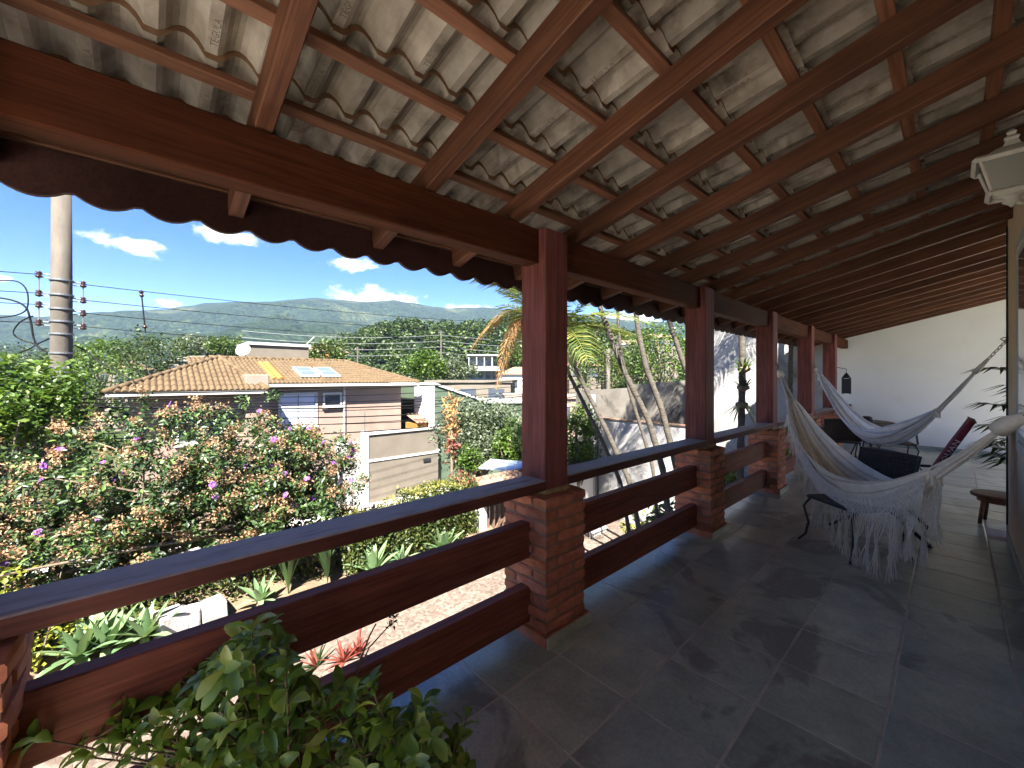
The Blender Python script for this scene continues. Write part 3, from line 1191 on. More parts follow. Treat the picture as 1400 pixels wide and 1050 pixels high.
for k, (dx, dy) in enumerate(((0, 0), (.1, .9), (-.1, -.9))):
    b0 = tb + Vector((dx, dy, -.2))
    fk = b0 + Vector((0, dy * .3, 1.0))
    mb.tube([b0, b0.lerp(fk, .5) + Vector((.06, .04, 0)), fk], [.10, .08, .07], 8)
    limbs(mb, fk, [c for c in C[k::40]], .045, k, .3)
mb.build('trunk', M['bark'], tib, smooth=True)
V, F = leaf_arrays(P, rng.uniform(.08, .15, len(P)), .42, .25)
link('crown', np_mesh('crown', V - np.array(tb), F, M['leaf_tib']), tib)
# flower heads: sprays of small dry calyces on the outside of the crown
sel = C[rng.random(len(C)) < .62]
cen = np.mean(C, axis=0)
out = sel + (sel - cen) / np.linalg.norm(sel - cen, axis=1)[:, None] * .10 + np.array([0, 0, .08])
out = np.concatenate([out, out + rng.normal(size=out.shape) * .10])
Q = np.repeat(out, 46, axis=0) + rng.normal(size=(len(out) * 46, 3)) * np.array([.062, .062, .045])
V, F = leaf_arrays(Q, rng.uniform(.03, .062, len(Q)), .6, .1)
link('flower_heads', np_mesh('flower_heads', V - np.array(tb), F, M['dry_flower']), tib)
tag(tib.children[-1], None, None, None, 'stuff')
# single purple blooms, each five petals
for k in range(120):
    q = Vector(out[rng.integers(len(out))]) + Vector((.08, 0, .09))
    if q.z < -1.1:
        q.z += .5
    mb = MB()
    tilt = Euler((random.uniform(-.7, .7), random.uniform(.2, 1.1), random.uniform(-1, 1))).to_matrix().to_4x4()
    for p_ in range(5):
        Mx = Matrix.Translation(q) @ tilt @ Matrix.Rotation(p_ * 2 * math.pi / 5, 4, 'Z')
        mb.add([(0, 0, 0), (.032, .026, .016), (.058, .017, .006), (.058, -.017, .006), (.032, -.026, .016)], [(0, 1, 2, 3, 4)], 0, Mx)
    mb.build('bloom', M['purple'], tib)

# yellow-green vine hanging at its foot
vn = Vector((-8.6, -1.35, -2.6))
t = thing('leafy_vine', vn, 'yellow green leafy vine below the flowering tree', 'plant')
P_, _c = clumps(vn + Vector((0, .1, .75)), (.35, .55, .8), 40, 22, .09, .3, 0, 5)
V, F = leaf_arrays(P_, rng.uniform(.06, .11, len(P_)), .6, .3)
link('foliage', np_mesh('foliage', V - np.array(vn), F, M['leaf_yellow']), t)
mb = MB()
for k in range(5):
    mb.tube([vn + Vector((0, k * .12 - .25, -.1)), vn + Vector((.1, k * .2 - .4, .7)), vn + Vector((.05, k * .25 - .5, 1.4))], [.015, .012, .006], 5)
mb.build('stem', M['bark'], t)


# clipped hedge blocks
def hedge(x0, x1, y0, y1, z0, z1, label, seed, dens=420, pink=False):
    base = Vector(((x0 + x1) / 2, (y0 + y1) / 2, z0))
    t = thing('hedge', base, label, 'hedge', 'clipped hedges along the boundary')
    r = np.random.default_rng(seed)
    areas = [('top', (x1 - x0) * (y1 - y0)), ('front', (y1 - y0) * (z1 - z0)), ('back', (y1 - y0) * (z1 - z0)), ('s0', (x1 - x0) * (z1 - z0)), ('s1', (x1 - x0) * (z1 - z0))]
    for part_name, which, mt in (('foliage', ('front', 'back', 's0', 's1', 'top'), M['leaf_hedge']), ('young_tips', ('top',), M['leaf_red'] if pink else M['leaf_hedge_top'])):
        pts = []
        for nm, a in areas:
            if nm not in which:
                continue
            n = int(a * dens * (1.2 if part_name == 'foliage' else .9))
            x = r.uniform(x0, x1, n)
            y = r.uniform(y0, y1, n)
            z = r.uniform(z0 + .1, z1, n)
            dep = np.abs(r.normal(0, .07, n)) - .03
            if nm == 'top':
                z = z1 - dep + .03 + (.05 if part_name != 'foliage' else 0)
            elif nm == 'front':
                x = x1 - dep
            elif nm == 'back':
                x = x0 + dep
            elif nm == 's0':
                y = y0 + dep
            else:
                y = y1 - dep
            bul = .07 * np.sin(y * 2.3 + seed) * np.sin(x * 3.1) + .05 * np.sin(y * 5.7 + 1)
            pts.append(np.stack([x + (bul if nm in ('front', 'back') else 0), y, z + (bul if nm == 'top' else 0)], 1))
        P_ = np.concatenate(pts)
        V, F = leaf_arrays(P_, r.uniform(.05, .10, len(P_)), .55, .2)
        tag(link(part_name, np_mesh(part_name, V - np.array(base), F, mt), t), None, None, None, 'stuff')
    mb = MB()
    for k in range(int((y1 - y0) / .35)):
        y = y0 + .15 + k * .35
        mb.tube([((x0 + x1) / 2, y, z0 - .15), ((x0 + x1) / 2 + .05, y + .05, (z0 + z1) / 2), ((x0 + x1) / 2 - .08, y, z1 - .12)], [.035, .03, .012], 6)
        for q in range(3):
            mb.tube([((x0 + x1) / 2, y, z0 + .3 + q * .35), (x0 + .1 if q % 2 else x1 - .1, y + .15, z0 + .6 + q * .35)], [.015, .006], 5)
    mb.build('stem', M['bark'], t)
    # dense inner twigs stop the light as a real hedge does
    P_ = np.stack([r.uniform(x0 + .1, x1 - .1, 900), r.uniform(y0 + .1, y1 - .1, 900), r.uniform(z0 + .1, z1 - .1, 900)], 1)
    V, F = leaf_arrays(P_, r.uniform(.12, .22, len(P_)), .6, .2)
    link('inner_leaves', np_mesh('inner_leaves', V - np.array(base), F, M['leaf_hedge']), t)
    return t


hedge(-9.55, -8.75, -8.5, 2.95, -2.75, -1.75, 'dark clipped hedge under the flowering tree', 3)
hedge(-9.45, -8.55, 3.15, 4.62, -2.7, -1.55, 'lower clipped hedge block with yellow tips beside the flowering tree', 4)
hedge(-9.5, -8.5, 4.72, 6.15, -2.75, -1.28, 'taller clipped yellow green hedge block nearer the gate', 5)
hedge(-9.5, -8.75, 6.22, 6.75, -2.8, -1.25, 'narrow pinkish hedge block next to the tiled gate', 6, 420, True)


# agave rosettes: every leaf is its own part
def agave_leaf(L, W, droop):
    n = 7
    v, f = [], []
    for i in range(n):
        t = i / (n - 1)
        w = W * (math.sin(math.pi * min(1, .12 + t * .88)) ** .7) * (1 - .15 * t) if i < n - 1 else .002
        x = L * (t - .12 * droop * t * t)
        z = L * (-.28 * droop * t * t)
        v += [(x, -w / 2, z + w * .16), (x, 0, z - .0), (x, w / 2, z + w * .16)]
    for i in range(n - 1):
        a = i * 3
        f += [(a, a + 3, a + 4, a + 1), (a + 1, a + 4, a + 5, a + 2)]
    return MB().add(v, f).mesh('leaf', M['agave'], smooth=True)


M['agave'] = leafy('pale_agave_leaf', [(0, (0.088, 0.160, 0.072)), (.5, (0.144, 0.224, 0.112)), (1, (0.224, 0.296, 0.168))], rough=.42, trans=.22, kind='object')
AG = [agave_leaf(.52, .12, d) for d in (.2, .5, .9)]


def agave(base, stem, size, label, n=24, seed=0):
    r = random.Random(seed)
    base = Vector(base)
    t = thing('agave_plant', base, label, 'plant', 'pale green rosette plants in the bed')
    top = base + Vector((r.uniform(-.05, .05), r.uniform(-.05, .05), stem))
    MB().tube([base - Vector((0, 0, .12)), base.lerp(top, .5), top + Vector((0, 0, .05))], [.06 * size, .055 * size, .05 * size], 8).build('stem', M['bark'], t, smooth=True)
    for k in range(n):
        fr = k / n
        el = rad(80 - 78 * fr + r.uniform(-6, 6))
        az = k * 2.39996 + r.uniform(-.15, .15)
        me = AG[0] if fr < .35 else AG[1] if fr < .7 else AG[2]
        s = size * (.72 + .38 * math.sin(math.pi * (.2 + .7 * fr))) * r.uniform(.92, 1.08)
        link('leaf', me, t, top + Vector((math.cos(az) * .03, math.sin(az) * .03, .0)), (0, -el, az), (s, s, s))
    return t


def bedz(x, y):
    return -2.95 + .35 * min(1, (-8.1 - x) / .9) + (.30 if y < 1.5 else .30 * max(0, 1 - (y - 1.5) / 2))


for i, (x, y, s, sz, n, lab) in enumerate([
        (508, 782, .38, 1.05, 26, 'broad pale agave rosette on the edge of the dark hedge'),
        (548, 770, .28, .68, 18, 'small pale agave rosette between two larger ones'),
        (603, 752, .42, 1.0, 26, 'upright pale agave rosette nearest the tiled gate'),
        (108, 908, .22, .95, 24, 'pale agave rosette of the cluster with its leaves in full sun'),
        (150, 892, .30, .95, 24, 'pale agave rosette in the middle of the sunlit cluster'),
        (196, 884, .26, .9, 22, 'pale agave rosette of the cluster next to the concrete blocks'),
        (352, 838, .22, .7, 18, 'small agave rosette below the strap leaved plants')]):
    p = atX(x, y, -8.42)
    z = bedz(p.x, p.y)
    agave((p.x, p.y, z), max(.1, p.z - z), sz * 1.12, lab, n, i)


# strap-leaved plants (strelitzia) in front of the hedge
def strap_clump(base, n, L, label, seed):
    r = random.Random(seed)
    base = Vector(base)
    t = thing('strap_leaved_plant', base, label, 'plant', 'tall strap leaved plants in the bed')
    for k in range(n):
        az = r.uniform(0, 6.28)
        lean = r.uniform(.1, .42)
        l = L * r.uniform(.65, 1.0)
        w = .10 * r.uniform(.8, 1.2)
        mb = MB()
        v, f = [], []
        for i in range(7):
            s = i / 6
            ww = .006 if s < .3 else w * math.sin(math.pi * min(.98, (s - .26) / .74)) ** .6
            if i == 6:
                ww = .003
            p = base + Vector((math.cos(az) * lean * l * s ** 1.6, math.sin(az) * lean * l * s ** 1.6, l * s * (1 - .1 * s * lean)))
            side = Vector((-math.sin(az), math.cos(az), 0))
            v += [p - side * ww / 2 + Vector((0, 0, ww * .15)), p, p + side * ww / 2 + Vector((0, 0, ww * .15))]
        for i in range(6):
            a = i * 3
            f += [(a, a + 3, a + 4, a + 1), (a + 1, a + 4, a + 5, a + 2)]
        mb.add(v, f).build('leaf', M['leaf_strap'], t, smooth=True)


M['leaf_strap'] = leafy('strap_leaves', [(0, (.02, .045, .016)), (1, (.05, .085, .03))], rough=.35, trans=.2, kind='object')
strap_clump((-8.55, 2.05, -2.6), 20, 1.35, 'tall dark strap leaved plant under the purple blooms', 1)
strap_clump((-8.5, 2.75, -2.62), 16, 1.15, 'shorter dark strap leaved plant beside the yellow tipped hedge', 2)

# pale concrete blocks lying in the bed
for i, (x, y, sx, sy, sz, rz, lab) in enumerate([
        (232, 858, .42, .36, .34, .3, 'larger pale concrete block lying in the planting bed'),
        (262, 868, .30, .26, .26, -.2, 'small pale concrete block between two larger blocks'),
        (292, 862, .40, .34, .38, .1, 'upright pale concrete block nearest the strap leaved plants')]):
    p = atX(x, y, -8.45)
    z = bedz(p.x, p.y)
    top = p.z + .25
    mb = MB().box((-sx / 2, -sy / 2, -.05), (sx / 2, sy / 2, max(.3, top - z)), 0, Matrix.Translation((p.x, p.y, z)) @ Matrix.Rotation(rz, 4, 'Z') @ Matrix.Rotation(.06 * (i - 1), 4, 'X'))
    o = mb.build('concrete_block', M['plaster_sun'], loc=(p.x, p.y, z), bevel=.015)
    tag(o, lab, 'block')

# red bromeliads by the drive
for i, (x, y) in enumerate(((432, 912), (470, 905), (488, 896))):
    p = atZ(x, y, ZG)
    t = thing('bromeliad', p, ['greener spiky bromeliad in the driveway row', 'reddish spiky bromeliad in the driveway row', 'small red spiky bromeliad ending the driveway row'][i], 'plant', 'bromeliads by the driveway')
    r = random.Random(i)
    for k in range(22):
        az, el, l = r.uniform(0, 6.28), r.uniform(.35, 1.35), r.uniform(.3, .55)
        mb = MB()
        v, f = [], []
        for q in range(5):
            s = q / 4
            w = .035 * (1 - s) + .003
            c = p + Vector((math.cos(az) * math.cos(el) * l * s, math.sin(az) * math.cos(el) * l * s, math.sin(el) * l * s - .12 * s * s * math.cos(el)))
            sd = Vector((-math.sin(az), math.cos(az), 0))
            v += [c - sd * w, c + sd * w]
        for q in range(4):
            f.append((q * 2, q * 2 + 1, q * 2 + 3, q * 2 + 2))
        mb.add(v, f).build('leaf', M['leaf_red'] if (i or k % 3 == 0) else M['leaf_strap'], t)
# low green cover under the trees, by the wall
gp = Vector((-7.2, 10.6, ZG))


# ---- tiled gate in the boundary
def rib_roof(poly_fn, eave_a, eave_b, up, pitch, length_fn, mt, name, parent, rr=None, row=.33, lift=.0):
    """ribbed tile plane: ribs perpendicular to the eave line, each clipped by length_fn(t) -> (start, end) in metres up the slope"""
    a, b = Vector(eave_a), Vector(eave_b)
    e = (b - a)
    L = e.length
    e.normalize()
    up = Vector(up).normalized()
    nrm = e.cross(up).normalized()
    if nrm.z < 0:
        nrm = -nrm
    n = max(2, int(L / pitch))
    mb = MB()
    for k in range(n):
        t0, t1 = k / n * L, (k + 1) / n * L
        s0, s1 = length_fn((t0 + t1) / 2 / L)
        if s1 - s0 < .05:
            continue
        m = max(1, int((s1 - s0) / row))
        w = (t1 - t0)
        prof = [(0, 0), (.18, .45), (.4, .8), (.6, .8), (.82, .45), (1, 0)]
        for q in range(m):
            c0 = s0 + (s1 - s0) * q / m
            c1 = s0 + (s1 - s0) * (q + 1) / m + .03
            v = []
            for (s, h) in ((c0, .016), (c1, 0)):
                for (x, z) in prof:
                    v.append(a + e * (t0 + x * w) + up * s + nrm * (z * w * .45 + h + lift))
            f = [(i, i + 1, 7 + i, 6 + i) for i in range(5)] + [(0, 5, 4, 3, 2, 1)]
            mb.add(v, f)
    return mb.build(name, mt, parent)


gate = thing('garden_gate', (-8.9, 9.6, ZG), 'brown boarded garden gate under a small terracotta tiled roof', 'gate')
MB().box((-9.1, 6.85, ZG - .2), (-8.8, 7.1, -1.7)).build('pier', M['white_paint'], gate)
MB().box((-9.1, 9.3, ZG - .2), (-8.8, 9.55, -1.7)).build('pier', M['white_paint'], gate)
M['gate_wood'] = wood('weathered_gate_boards', (.10, .062, .042), (.17, .11, .078), .7)
for k in range(11):
    board('plank', (-8.93, 7.2 + k * .2, ZG + .05), (-8.93, 7.2 + k * .2, -1.62), .19, .035, M['gate_wood'], gate, .004, up=(0, 1, 0))
board('brace', (-8.895, 7.15, -3.1), (-8.895, 8.6, -1.75), .03, .10, M['gate_wood'], gate, .003)
rib_roof(None, (-8.35, 6.75, -1.62), (-8.35, 12.3, -1.62), (-.75, 0, .30), .2, lambda t: (0, .80), M['terracotta'], 'roof_slope', gate, row=.4)
rib_roof(None, (-9.75, 6.75, -1.62), (-9.75, 12.3, -1.62), (.75, 0, .30), .2, lambda t: (0, .80), M['terracotta'], 'roof_slope', gate, row=.4)
mb = MB()
for k in range(14):
    y = 6.72 + k * .4
    mb.tube([(-9.05, y, -1.31), (-9.05, y + .44, -1.30)], [.085, .07], 8)
mb.build('ridge_tiles', M['terracotta'], gate, smooth=True)
MB().box((-9.65, 6.8, -1.72), (-8.45, 12.3, -1.665)).build('soffit', M['gate_wood'], gate)
MB().box((-9.1, 9.56, ZG - .2), (-8.85, 12.3, -1.73)).build('side_wall', M['plaster_white'], gate)

# ---- side boundary wall: weathered upper part, white lower part with a coping
v = [(-10.0, YW + .02, ZG - .5), (-10.0, YW + .02, 1.05), (-7.6, YW + .02, 1.22), (-7.6, YW + .02, 1.32), (-5.25, YW + .02, 1.52), (-5.25, YW + .02, ZG - .5)]
bw = thing('boundary_wall', (-7.5, YW, ZG), 'weathered grey concrete boundary wall with streaks above a white base', 'wall')
MB().prism(v, (0, .18, 0)).build('upper_wall', M['concrete_old'], bw)
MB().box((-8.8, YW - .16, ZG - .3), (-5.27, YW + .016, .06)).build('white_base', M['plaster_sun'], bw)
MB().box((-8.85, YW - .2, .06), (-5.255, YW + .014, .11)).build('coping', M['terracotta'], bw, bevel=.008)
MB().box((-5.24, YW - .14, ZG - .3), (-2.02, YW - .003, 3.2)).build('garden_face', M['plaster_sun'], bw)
t = thing('white_post', (-8.9, YW - .35, ZG), 'slim white post at the street end of the boundary wall', 'post')
MB().box((-8.98, YW - .43, ZG), (-8.84, YW - .29, .95)).build('shaft', M['white_paint'], t, bevel=.01)
MB().tube([(-8.82, YW - .27, ZG), (-8.82, YW - .27, .9)], .03, 8).build('downpipe', M['grey_metal'], t)

# white picket gate and pale paving at the foot of the wall
pk = thing('picket_screen', (-7.6, 10.6, ZG), 'white metal picket screen standing on the driveway', 'fence')
for k in range(9):
    MB().box((-7.62, 10.2 + k * .1, ZG), (-7.58, 10.24 + k * .1, ZG + .95)).build('picket', M['white_paint'], pk)
for z in (ZG + .12, ZG + .86):
    MB().box((-7.578, 10.16, z), (-7.55, 11.1, z + .05)).build('crossbar', M['white_paint'], pk)

# ---- palms by the wall
M['palm_trunk'] = speckle('ringed_palm_trunk', (0.062, 0.053, 0.041), (0.118, 0.104, 0.086), 5, .85, .5, 14, .2, stain=((0.031, 0.026, 0.020), 6, .50), bdist=.03, scale3=(1, 1, 6))
M['frond'] = leafy('palm_leaflets', [(0, (0.048, 0.080, 0.016)), (.5, (0.096, 0.128, 0.028)), (1, (0.208, 0.192, 0.048))], rough=.4, trans=.35)
M['frond_dry'] = leafy('dry_palm_leaflets', [(0, (0.288, 0.136, 0.048)), (.5, (0.400, 0.224, 0.088)), (1, (0.464, 0.304, 0.144))], rough=.6, trans=.35, tint=(1.1, 1, .8))


def frond_mesh(L, droop, seed, mt, nl=34, name='frond'):
    """pinnate frond along local +x, arching down"""
    r = random.Random(seed)
    mb = MB()
    def spine(s):
        return Vector((L * (s - .18 * droop * s * s), 0, L * (.28 * s - (.28 + .62 * droop) * s * s)))
    mb.tube([spine(i / 9) for i in range(10)], [.018 * (1 - .85 * i / 9) + .003 for i in range(10)], 5)
    for i in range(nl):
        s = .14 + .86 * (i + .5) / nl
        p = spine(s)
        tdir = (spine(min(1, s + .02)) - p).normalized()
        ll = L * .30 * math.sin(math.pi * (.16 + .80 * s)) ** .7 * r.uniform(.85, 1.1)
        for sd in (-1, 1):
            d = (Vector((0, sd, 0)) * .80 + tdir * .62 + Vector((0, 0, .12 + r.uniform(-.15, .15)))).normalized()
            w = .020
            m1 = p + d * ll * .55 + Vector((0, 0, -.04 * ll))
            e = p + d * ll + Vector((0, 0, -.42 * ll))
            q = tdir * w
            mb.add([p - q * .5, p + q * .5, m1 + q, e, m1 - q], [(0, 1, 2, 4), (4, 2, 3)])
    return mb.mesh(name, mt)


FR = [frond_mesh(1.9, d, i, M['frond']) for i, d in enumerate((.3, .6, .95))]
FD = [frond_mesh(1.7, d, 9 + i, M['frond_dry'], 28) for i, d in enumerate((1.1, 1.5))]


def palm(name, pts, r0, r1, label, fronds, seed, group='slender palms by the boundary wall', dry=(), crown=True):
    pts = [Vector(p) for p in pts]
    t = thing(name, pts[0], label, 'palm', group)
    # smooth the axis, add ring bulges
    fine = []
    for i in range(len(pts) - 1):
        for s in range(8):
            fine.append(pts[i].lerp(pts[i + 1], s / 8))
    fine.append(pts[-1])
    sm = [fine[0]] + [(fine[i - 1] + fine[i] * 2 + fine[i + 1]) / 4 for i in range(1, len(fine) - 1)] + [fine[-1]]
    n = len(sm)
    rad_ = [.78 * (r0 + (r1 - r0) * i / (n - 1)) * (1.10 if i % 2 else .95) for i in range(n)]
    MB().tube(sm, rad_, 10).build('trunk', M['palm_trunk'], t, smooth=True)
    top = sm[-1]
    axis = (sm[-1] - sm[-3]).normalized()
    if crown:
        MB().tube([top, top + axis * .4, top + axis * .75], [r1 * 1.15, r1 * 1.2, r1 * .4], 8).build('crownshaft', M['frond_stalk'], t, smooth=True)
        r = random.Random(seed)
        for k in range(fronds):
            az = k * 2.39996 + r.uniform(-.3, .3) + seed
            el = rad(r.uniform(15, 62))
            link('frond', FR[k % 3], t, top + axis * .65, (r.uniform(-.3, .3), -el, az), (r.uniform(.85, 1.1),) * 3)
        for (az, el, k) in dry:
            link('dry_frond', FD[k % 2], t, top + axis * .45, (0, -el, az))
    return t


M['frond_stalk'] = speckle('palm_crownshaft', (.20, .22, .08), (.34, .32, .13), 6, .5, .1, 20, .4)


def palm_px(d0, pxs, dd=0.0):
    """trunk axis from survey points, foot carried down to the yard"""
    P_ = [at(x, y, d0 + dd * i) for i, (x, y) in enumerate(pxs)]
    a, b = P_[0], P_[1]
    k = (a.z - ZG) / max(.05, (b.z - a.z))
    k = min(k, 1.5)
    foot = a + (a - b) * k
    foot = Vector((a.x + (foot.x - a.x) * .6, a.y + (foot.y - a.y) * .6, ZG - .05))
    return [foot] + P_


palm('slender_palm', palm_px(8.6, [(863, 663), (830, 590), (800, 530), (786, 500)]), .075, .055, 'slender palm stem leaning farthest towards the street', 9, 1, dry=((2.6, .2, 0), (3.4, -.1, 1)))
palm('slender_palm', palm_px(8.9, [(850, 663), (822, 600), (795, 545), (778, 512)]), .06, .05, 'thin palm stem close beside the farthest leaning stem', 7, 2)
palm('slender_palm', palm_px(8.4, [(908, 648), (887, 575), (855, 511), (838, 470), (822, 425), (806, 370)]), .085, .06, 'ringed palm stem leaning across the middle of the grey wall', 9, 3, dry=((2.9, .1, 1),))
palm('slender_palm', palm_px(9.0, [(925, 640), (905, 560), (883, 502), (874, 460), (868, 420), (862, 370)]), .09, .065, 'thick dark ringed palm stem before the shadowed end of the grey wall', 9, 4)
palm('slender_palm', palm_px(9.6, [(985, 640), (960, 560), (934, 496), (920, 455), (911, 425), (905, 380)]), .085, .06, 'palm stem partly hidden behind a timber post, leaning to the street', 9, 5)
palm('slender_palm', palm_px(9.3, [(893, 640), (878, 590), (862, 540), (850, 490), (846, 455), (843, 400)]), .055, .045, 'thin pale palm stem between two ringed stems', 7, 6)
tall = palm('slender_palm', palm_px(9.4, [(1012, 640), (1014, 560), (1015, 490), (1014, 440), (1013, 400), (1013, 340)]), .10, .08, 'upright palm stem carrying tufted plants before the tall white wall', 8, 7)
palm('slender_palm', palm_px(10.2, [(1078, 600), (1080, 540), (1081, 490), (1082, 440), (1083, 380)]), .08, .06, 'upright palm stem near the far end of the white wall', 8, 8)
# dry orange frond hanging in front of the hill: a palm standing nearer the drive
palm('slender_palm', [(-6.0, 6.75, ZG), (-6.05, 6.8, -1), (-6.2, 6.85, 1.0), (-6.3, 6.8, 1.9), (-6.35, 6.75, 2.55)], .07, .055, 'palm with drooping orange dry fronds beside the driveway', 8, 9, dry=((-2.4, .25, 0), (-1.9, -.1, 1), (-3.0, .0, 1)))


# epiphytes on the upright palm
def tuft(c, n, L, mt, label, seed, down=False, w=.03):
    c = Vector(c)
    t = thing('epiphyte', c, label, 'plant', 'tufted plants growing on the palm stem')
    r = random.Random(seed)
    MB().lathe([(.03, -.09), (.13, -.03), (.14, .03), (.05, .08)], 10, 0, Matrix.Translation(c)).build('root_ball', M['bark'], t, smooth=True)
    for k in range(n):
        az = r.uniform(0, 6.28)
        el = r.uniform(-.9, .1) if down else r.uniform(.1, 1.3)
        l = L * r.uniform(.6, 1.0)
        v, f = [], []
        for q in range(5):
            s = q / 4
            ww = w * (1 - s) ** .6 + .002
            p = c + Vector((math.cos(az) * (math.cos(el) * l * s + .06), math.sin(az) * (math.cos(el) * l * s + .06), math.sin(el) * l * s - .35 * l * s * s))
            sd = Vector((-math.sin(az), math.cos(az), 0))
            v += [p - sd * ww, p + sd * ww]
        for q in range(4):
            f.append((q * 2, q * 2 + 1, q * 2 + 3, q * 2 + 2))
        MB().add(v, f).build('leaf', mt, t)


tuft(at(1017, 505, 9.35), 34, .52, M['leaf_mid'], 'green strap leaved tuft growing on the upright palm', 1)
tuft(at(1014, 553, 9.35), 44, .50, M['frond_stalk'], 'pale drooping dry tuft lower on the upright palm', 2, True, .018)
tuft(at(1016, 530, 9.35), 20, .40, M['leaf_dark'], 'dark small tuft between the green and the dry ones', 3)

# ground plants along the foot of the wall
for i, (x, y, mt, lab) in enumerate([(884, 735, 'leaf_yellow', 'yellow green bush at the foot of the leaning palms'), (925, 705, 'leaf_mid', 'mid green bush behind the railing by the white wall'),
                                     (1000, 665, 'leaf_bright', 'bright green bush below the tall white wall'), (1098, 610, 'leaf_yellow', 'pale yellow bush in the corner under the end wall')]):
    p = at(x, y, 10.4 if i < 2 else 11.0)
    p.y = min(p.y, 11.7)
    tree('garden_bush', (p.x, p.y, ZG), p.z - ZG + .4, (.55, .55, .55), lab, 'bush', M[mt], 26, 24, .16, .12, .04, 'bushes along the foot of the wall', 60 + i)

# ================================================================== the street opposite
M['mauve'] = speckle('mauve_render', (0.210, 0.151, 0.122), (0.253, 0.186, 0.151), 1.2, .9, .25, 40, .15, stain=((0.175, 0.126, 0.101), .8, .6))
M['clay_yellow'] = speckle('sunbleached_clay_tile', (0.071, 0.048, 0.025), (0.116, 0.080, 0.044), 3.2, .85, .3, 30, .2, stain=((0.068, 0.042, 0.023), .9, .56))
M['clay_orange'] = speckle('new_orange_tile', (0.245, 0.112, 0.025), (0.288, 0.144, 0.040), 5, .8, .2, 30, .2)
M['cream'] = speckle('cream_render', (0.119, 0.102, 0.081), (0.148, 0.128, 0.102), 1.5, .9, .2, 30, .15, stain=((0.119, 0.101, 0.079), .7, .6))
M['green_wall'] = speckle('sage_green_render', (0.061, 0.086, 0.058), (0.079, 0.108, 0.072), 1.2, .9, .2, 30, .15, stain=((0.050, 0.068, 0.045), .8, .6))
M['blind'], _n, _b = mat('pale_blind', (.46, .50, .62), .5, .4)
M['solar'], _n, _b = mat('skylight_glass', (.085, .11, .15), .35, .4)
M['dark_glass'], _n, _b = mat('dark_window', (.05, .06, .08), .08, .7)

# ---- mauve house
XH = -18.78
ho = thing('mauve_house', (-21, 5, -4.1), 'mauve rendered house with a sunbleached clay tile hip roof', 'house')
MB().box((-26.0, 3.45, -4.2), (XH, 9.6, 1.30)).build('wall', M['mauve'], ho)
MB().box((-24.0, -.3, -4.2), (-17.6, 3.1, 1.12)).build('wing_wall', M['mauve'], ho)
MB().box((-18.2, 2.75, -4.2), (-17.2, 3.48, 1.68)).build('pier', M['mauve'], ho, bevel=.02)
ex, zr_, ze = -18.35, 2.45, 1.32
rX = -22.5
# main roof front slope: trapezoid between wing and right hip
upv = Vector((rX - ex, 0, zr_ - ze))
Ls = upv.length
def front_len(t):
    y = 1.4 + (10.35 - 1.4) * t
    if y > 8.15:
        return (0, Ls * max(0, (10.35 - y) / 2.2))
    return (0, Ls)
rib_roof(None, (ex, 1.4, ze), (ex, 10.35, ze), upv, .16, front_len, M['clay_yellow'], 'roof_slope', ho, row=.36)
up2 = Vector((0, 8.15 - 10.35, zr_ - ze))
def side_len(t):
    x = ex + (-26.6 - ex) * t
    return (0, up2.length * max(0, 1 - abs(x - rX) / (rX - -26.6)))
rib_roof(None, (ex, 10.35, ze), (-26.6, 10.35, ze), up2, .16, side_len, M['clay_yellow'], 'roof_slope', ho, row=.36)
back_up = Vector((rX + 26.6, 0, zr_ - ze))
rib_roof(None, (-26.6, 2.0, ze), (-26.6, 10.35, ze), back_up, .235, lambda t: (0, back_up.length * min(1, max(0, (10.35 - (2 + 8.35 * t)) / 2.2))), M['clay_yellow'], 'roof_slope', ho, row=.36)
# wing pyramid
apex = Vector((-19.8, 2.25, 2.36))
cA, cB, cC, cD = Vector((-16.8, -.8, 1.12)), Vector((-16.8, 3.35, 1.12)), Vector((-23.0, 3.35, 1.12)), Vector((-23.0, -.8, 1.12))
def tri(a, b, name):
    e = (b - a)
    L = e.length
    e.normalize()
    s = (apex - a).dot(e)
    foot = a + e * s
    up_ = apex - foot
    def fn(t):
        x = t * L
        return (0, up_.length * (x / s if x < s else (L - x) / (L - s)))
    rib_roof(None, a, b, up_, .16, fn, M['clay_yellow'], name, ho, row=.36)
tri(cA, cB, 'roof_slope')
tri(cB, cC, 'roof_slope')
tri(cD, cA, 'roof_slope')
# the upper roof runs back behind the wing to the main ridge
def cap(pts, name='ridge_cap', parent=ho, r=.10, mt='clay_yellow'):
    pts = [Vector(p) for p in pts]
    mb = MB()
    for i in range(len(pts) - 1):
        L = (pts[i + 1] - pts[i]).length
        m = max(1, int(L / .36))
        for k in range(m):
            a, b = pts[i].lerp(pts[i + 1], k / m), pts[i].lerp(pts[i + 1], (k + 1.08) / m)
            mb.tube([a, b], [r, r * .8], 7)
    mb.build(name, M[mt], parent, smooth=True)
z1 = Vector((0, 0, .04))
cap([Vector((rX, 2.2, zr_)) + z1, Vector((rX, 8.15, zr_)) + z1])
cap([Vector((rX, 8.15, zr_)) + z1, Vector((ex, 10.35, ze)) + z1])
cap([apex + z1, cA + z1])
cap([apex + z1, cB + z1])
cap([apex + z1, Vector((rX, 2.6, zr_)) + z1])
MB().box((-18.42, 3.4, 1.20), (-18.28, 10.35, 1.31)).build('gutter', M['white_paint'], ho)
MB().box((-16.92, -.8, 1.0), (-16.78, 3.35, 1.11)).build('gutter', M['white_paint'], ho)
MB().box((-18.4, 3.45, 1.16), (-25.9, 10.3, 1.20)).build('soffit', M['cream'], ho)
MB().box((-22.9, -.75, .98), (-16.9, 3.3, 1.02)).build('soffit', M['cream'], ho)
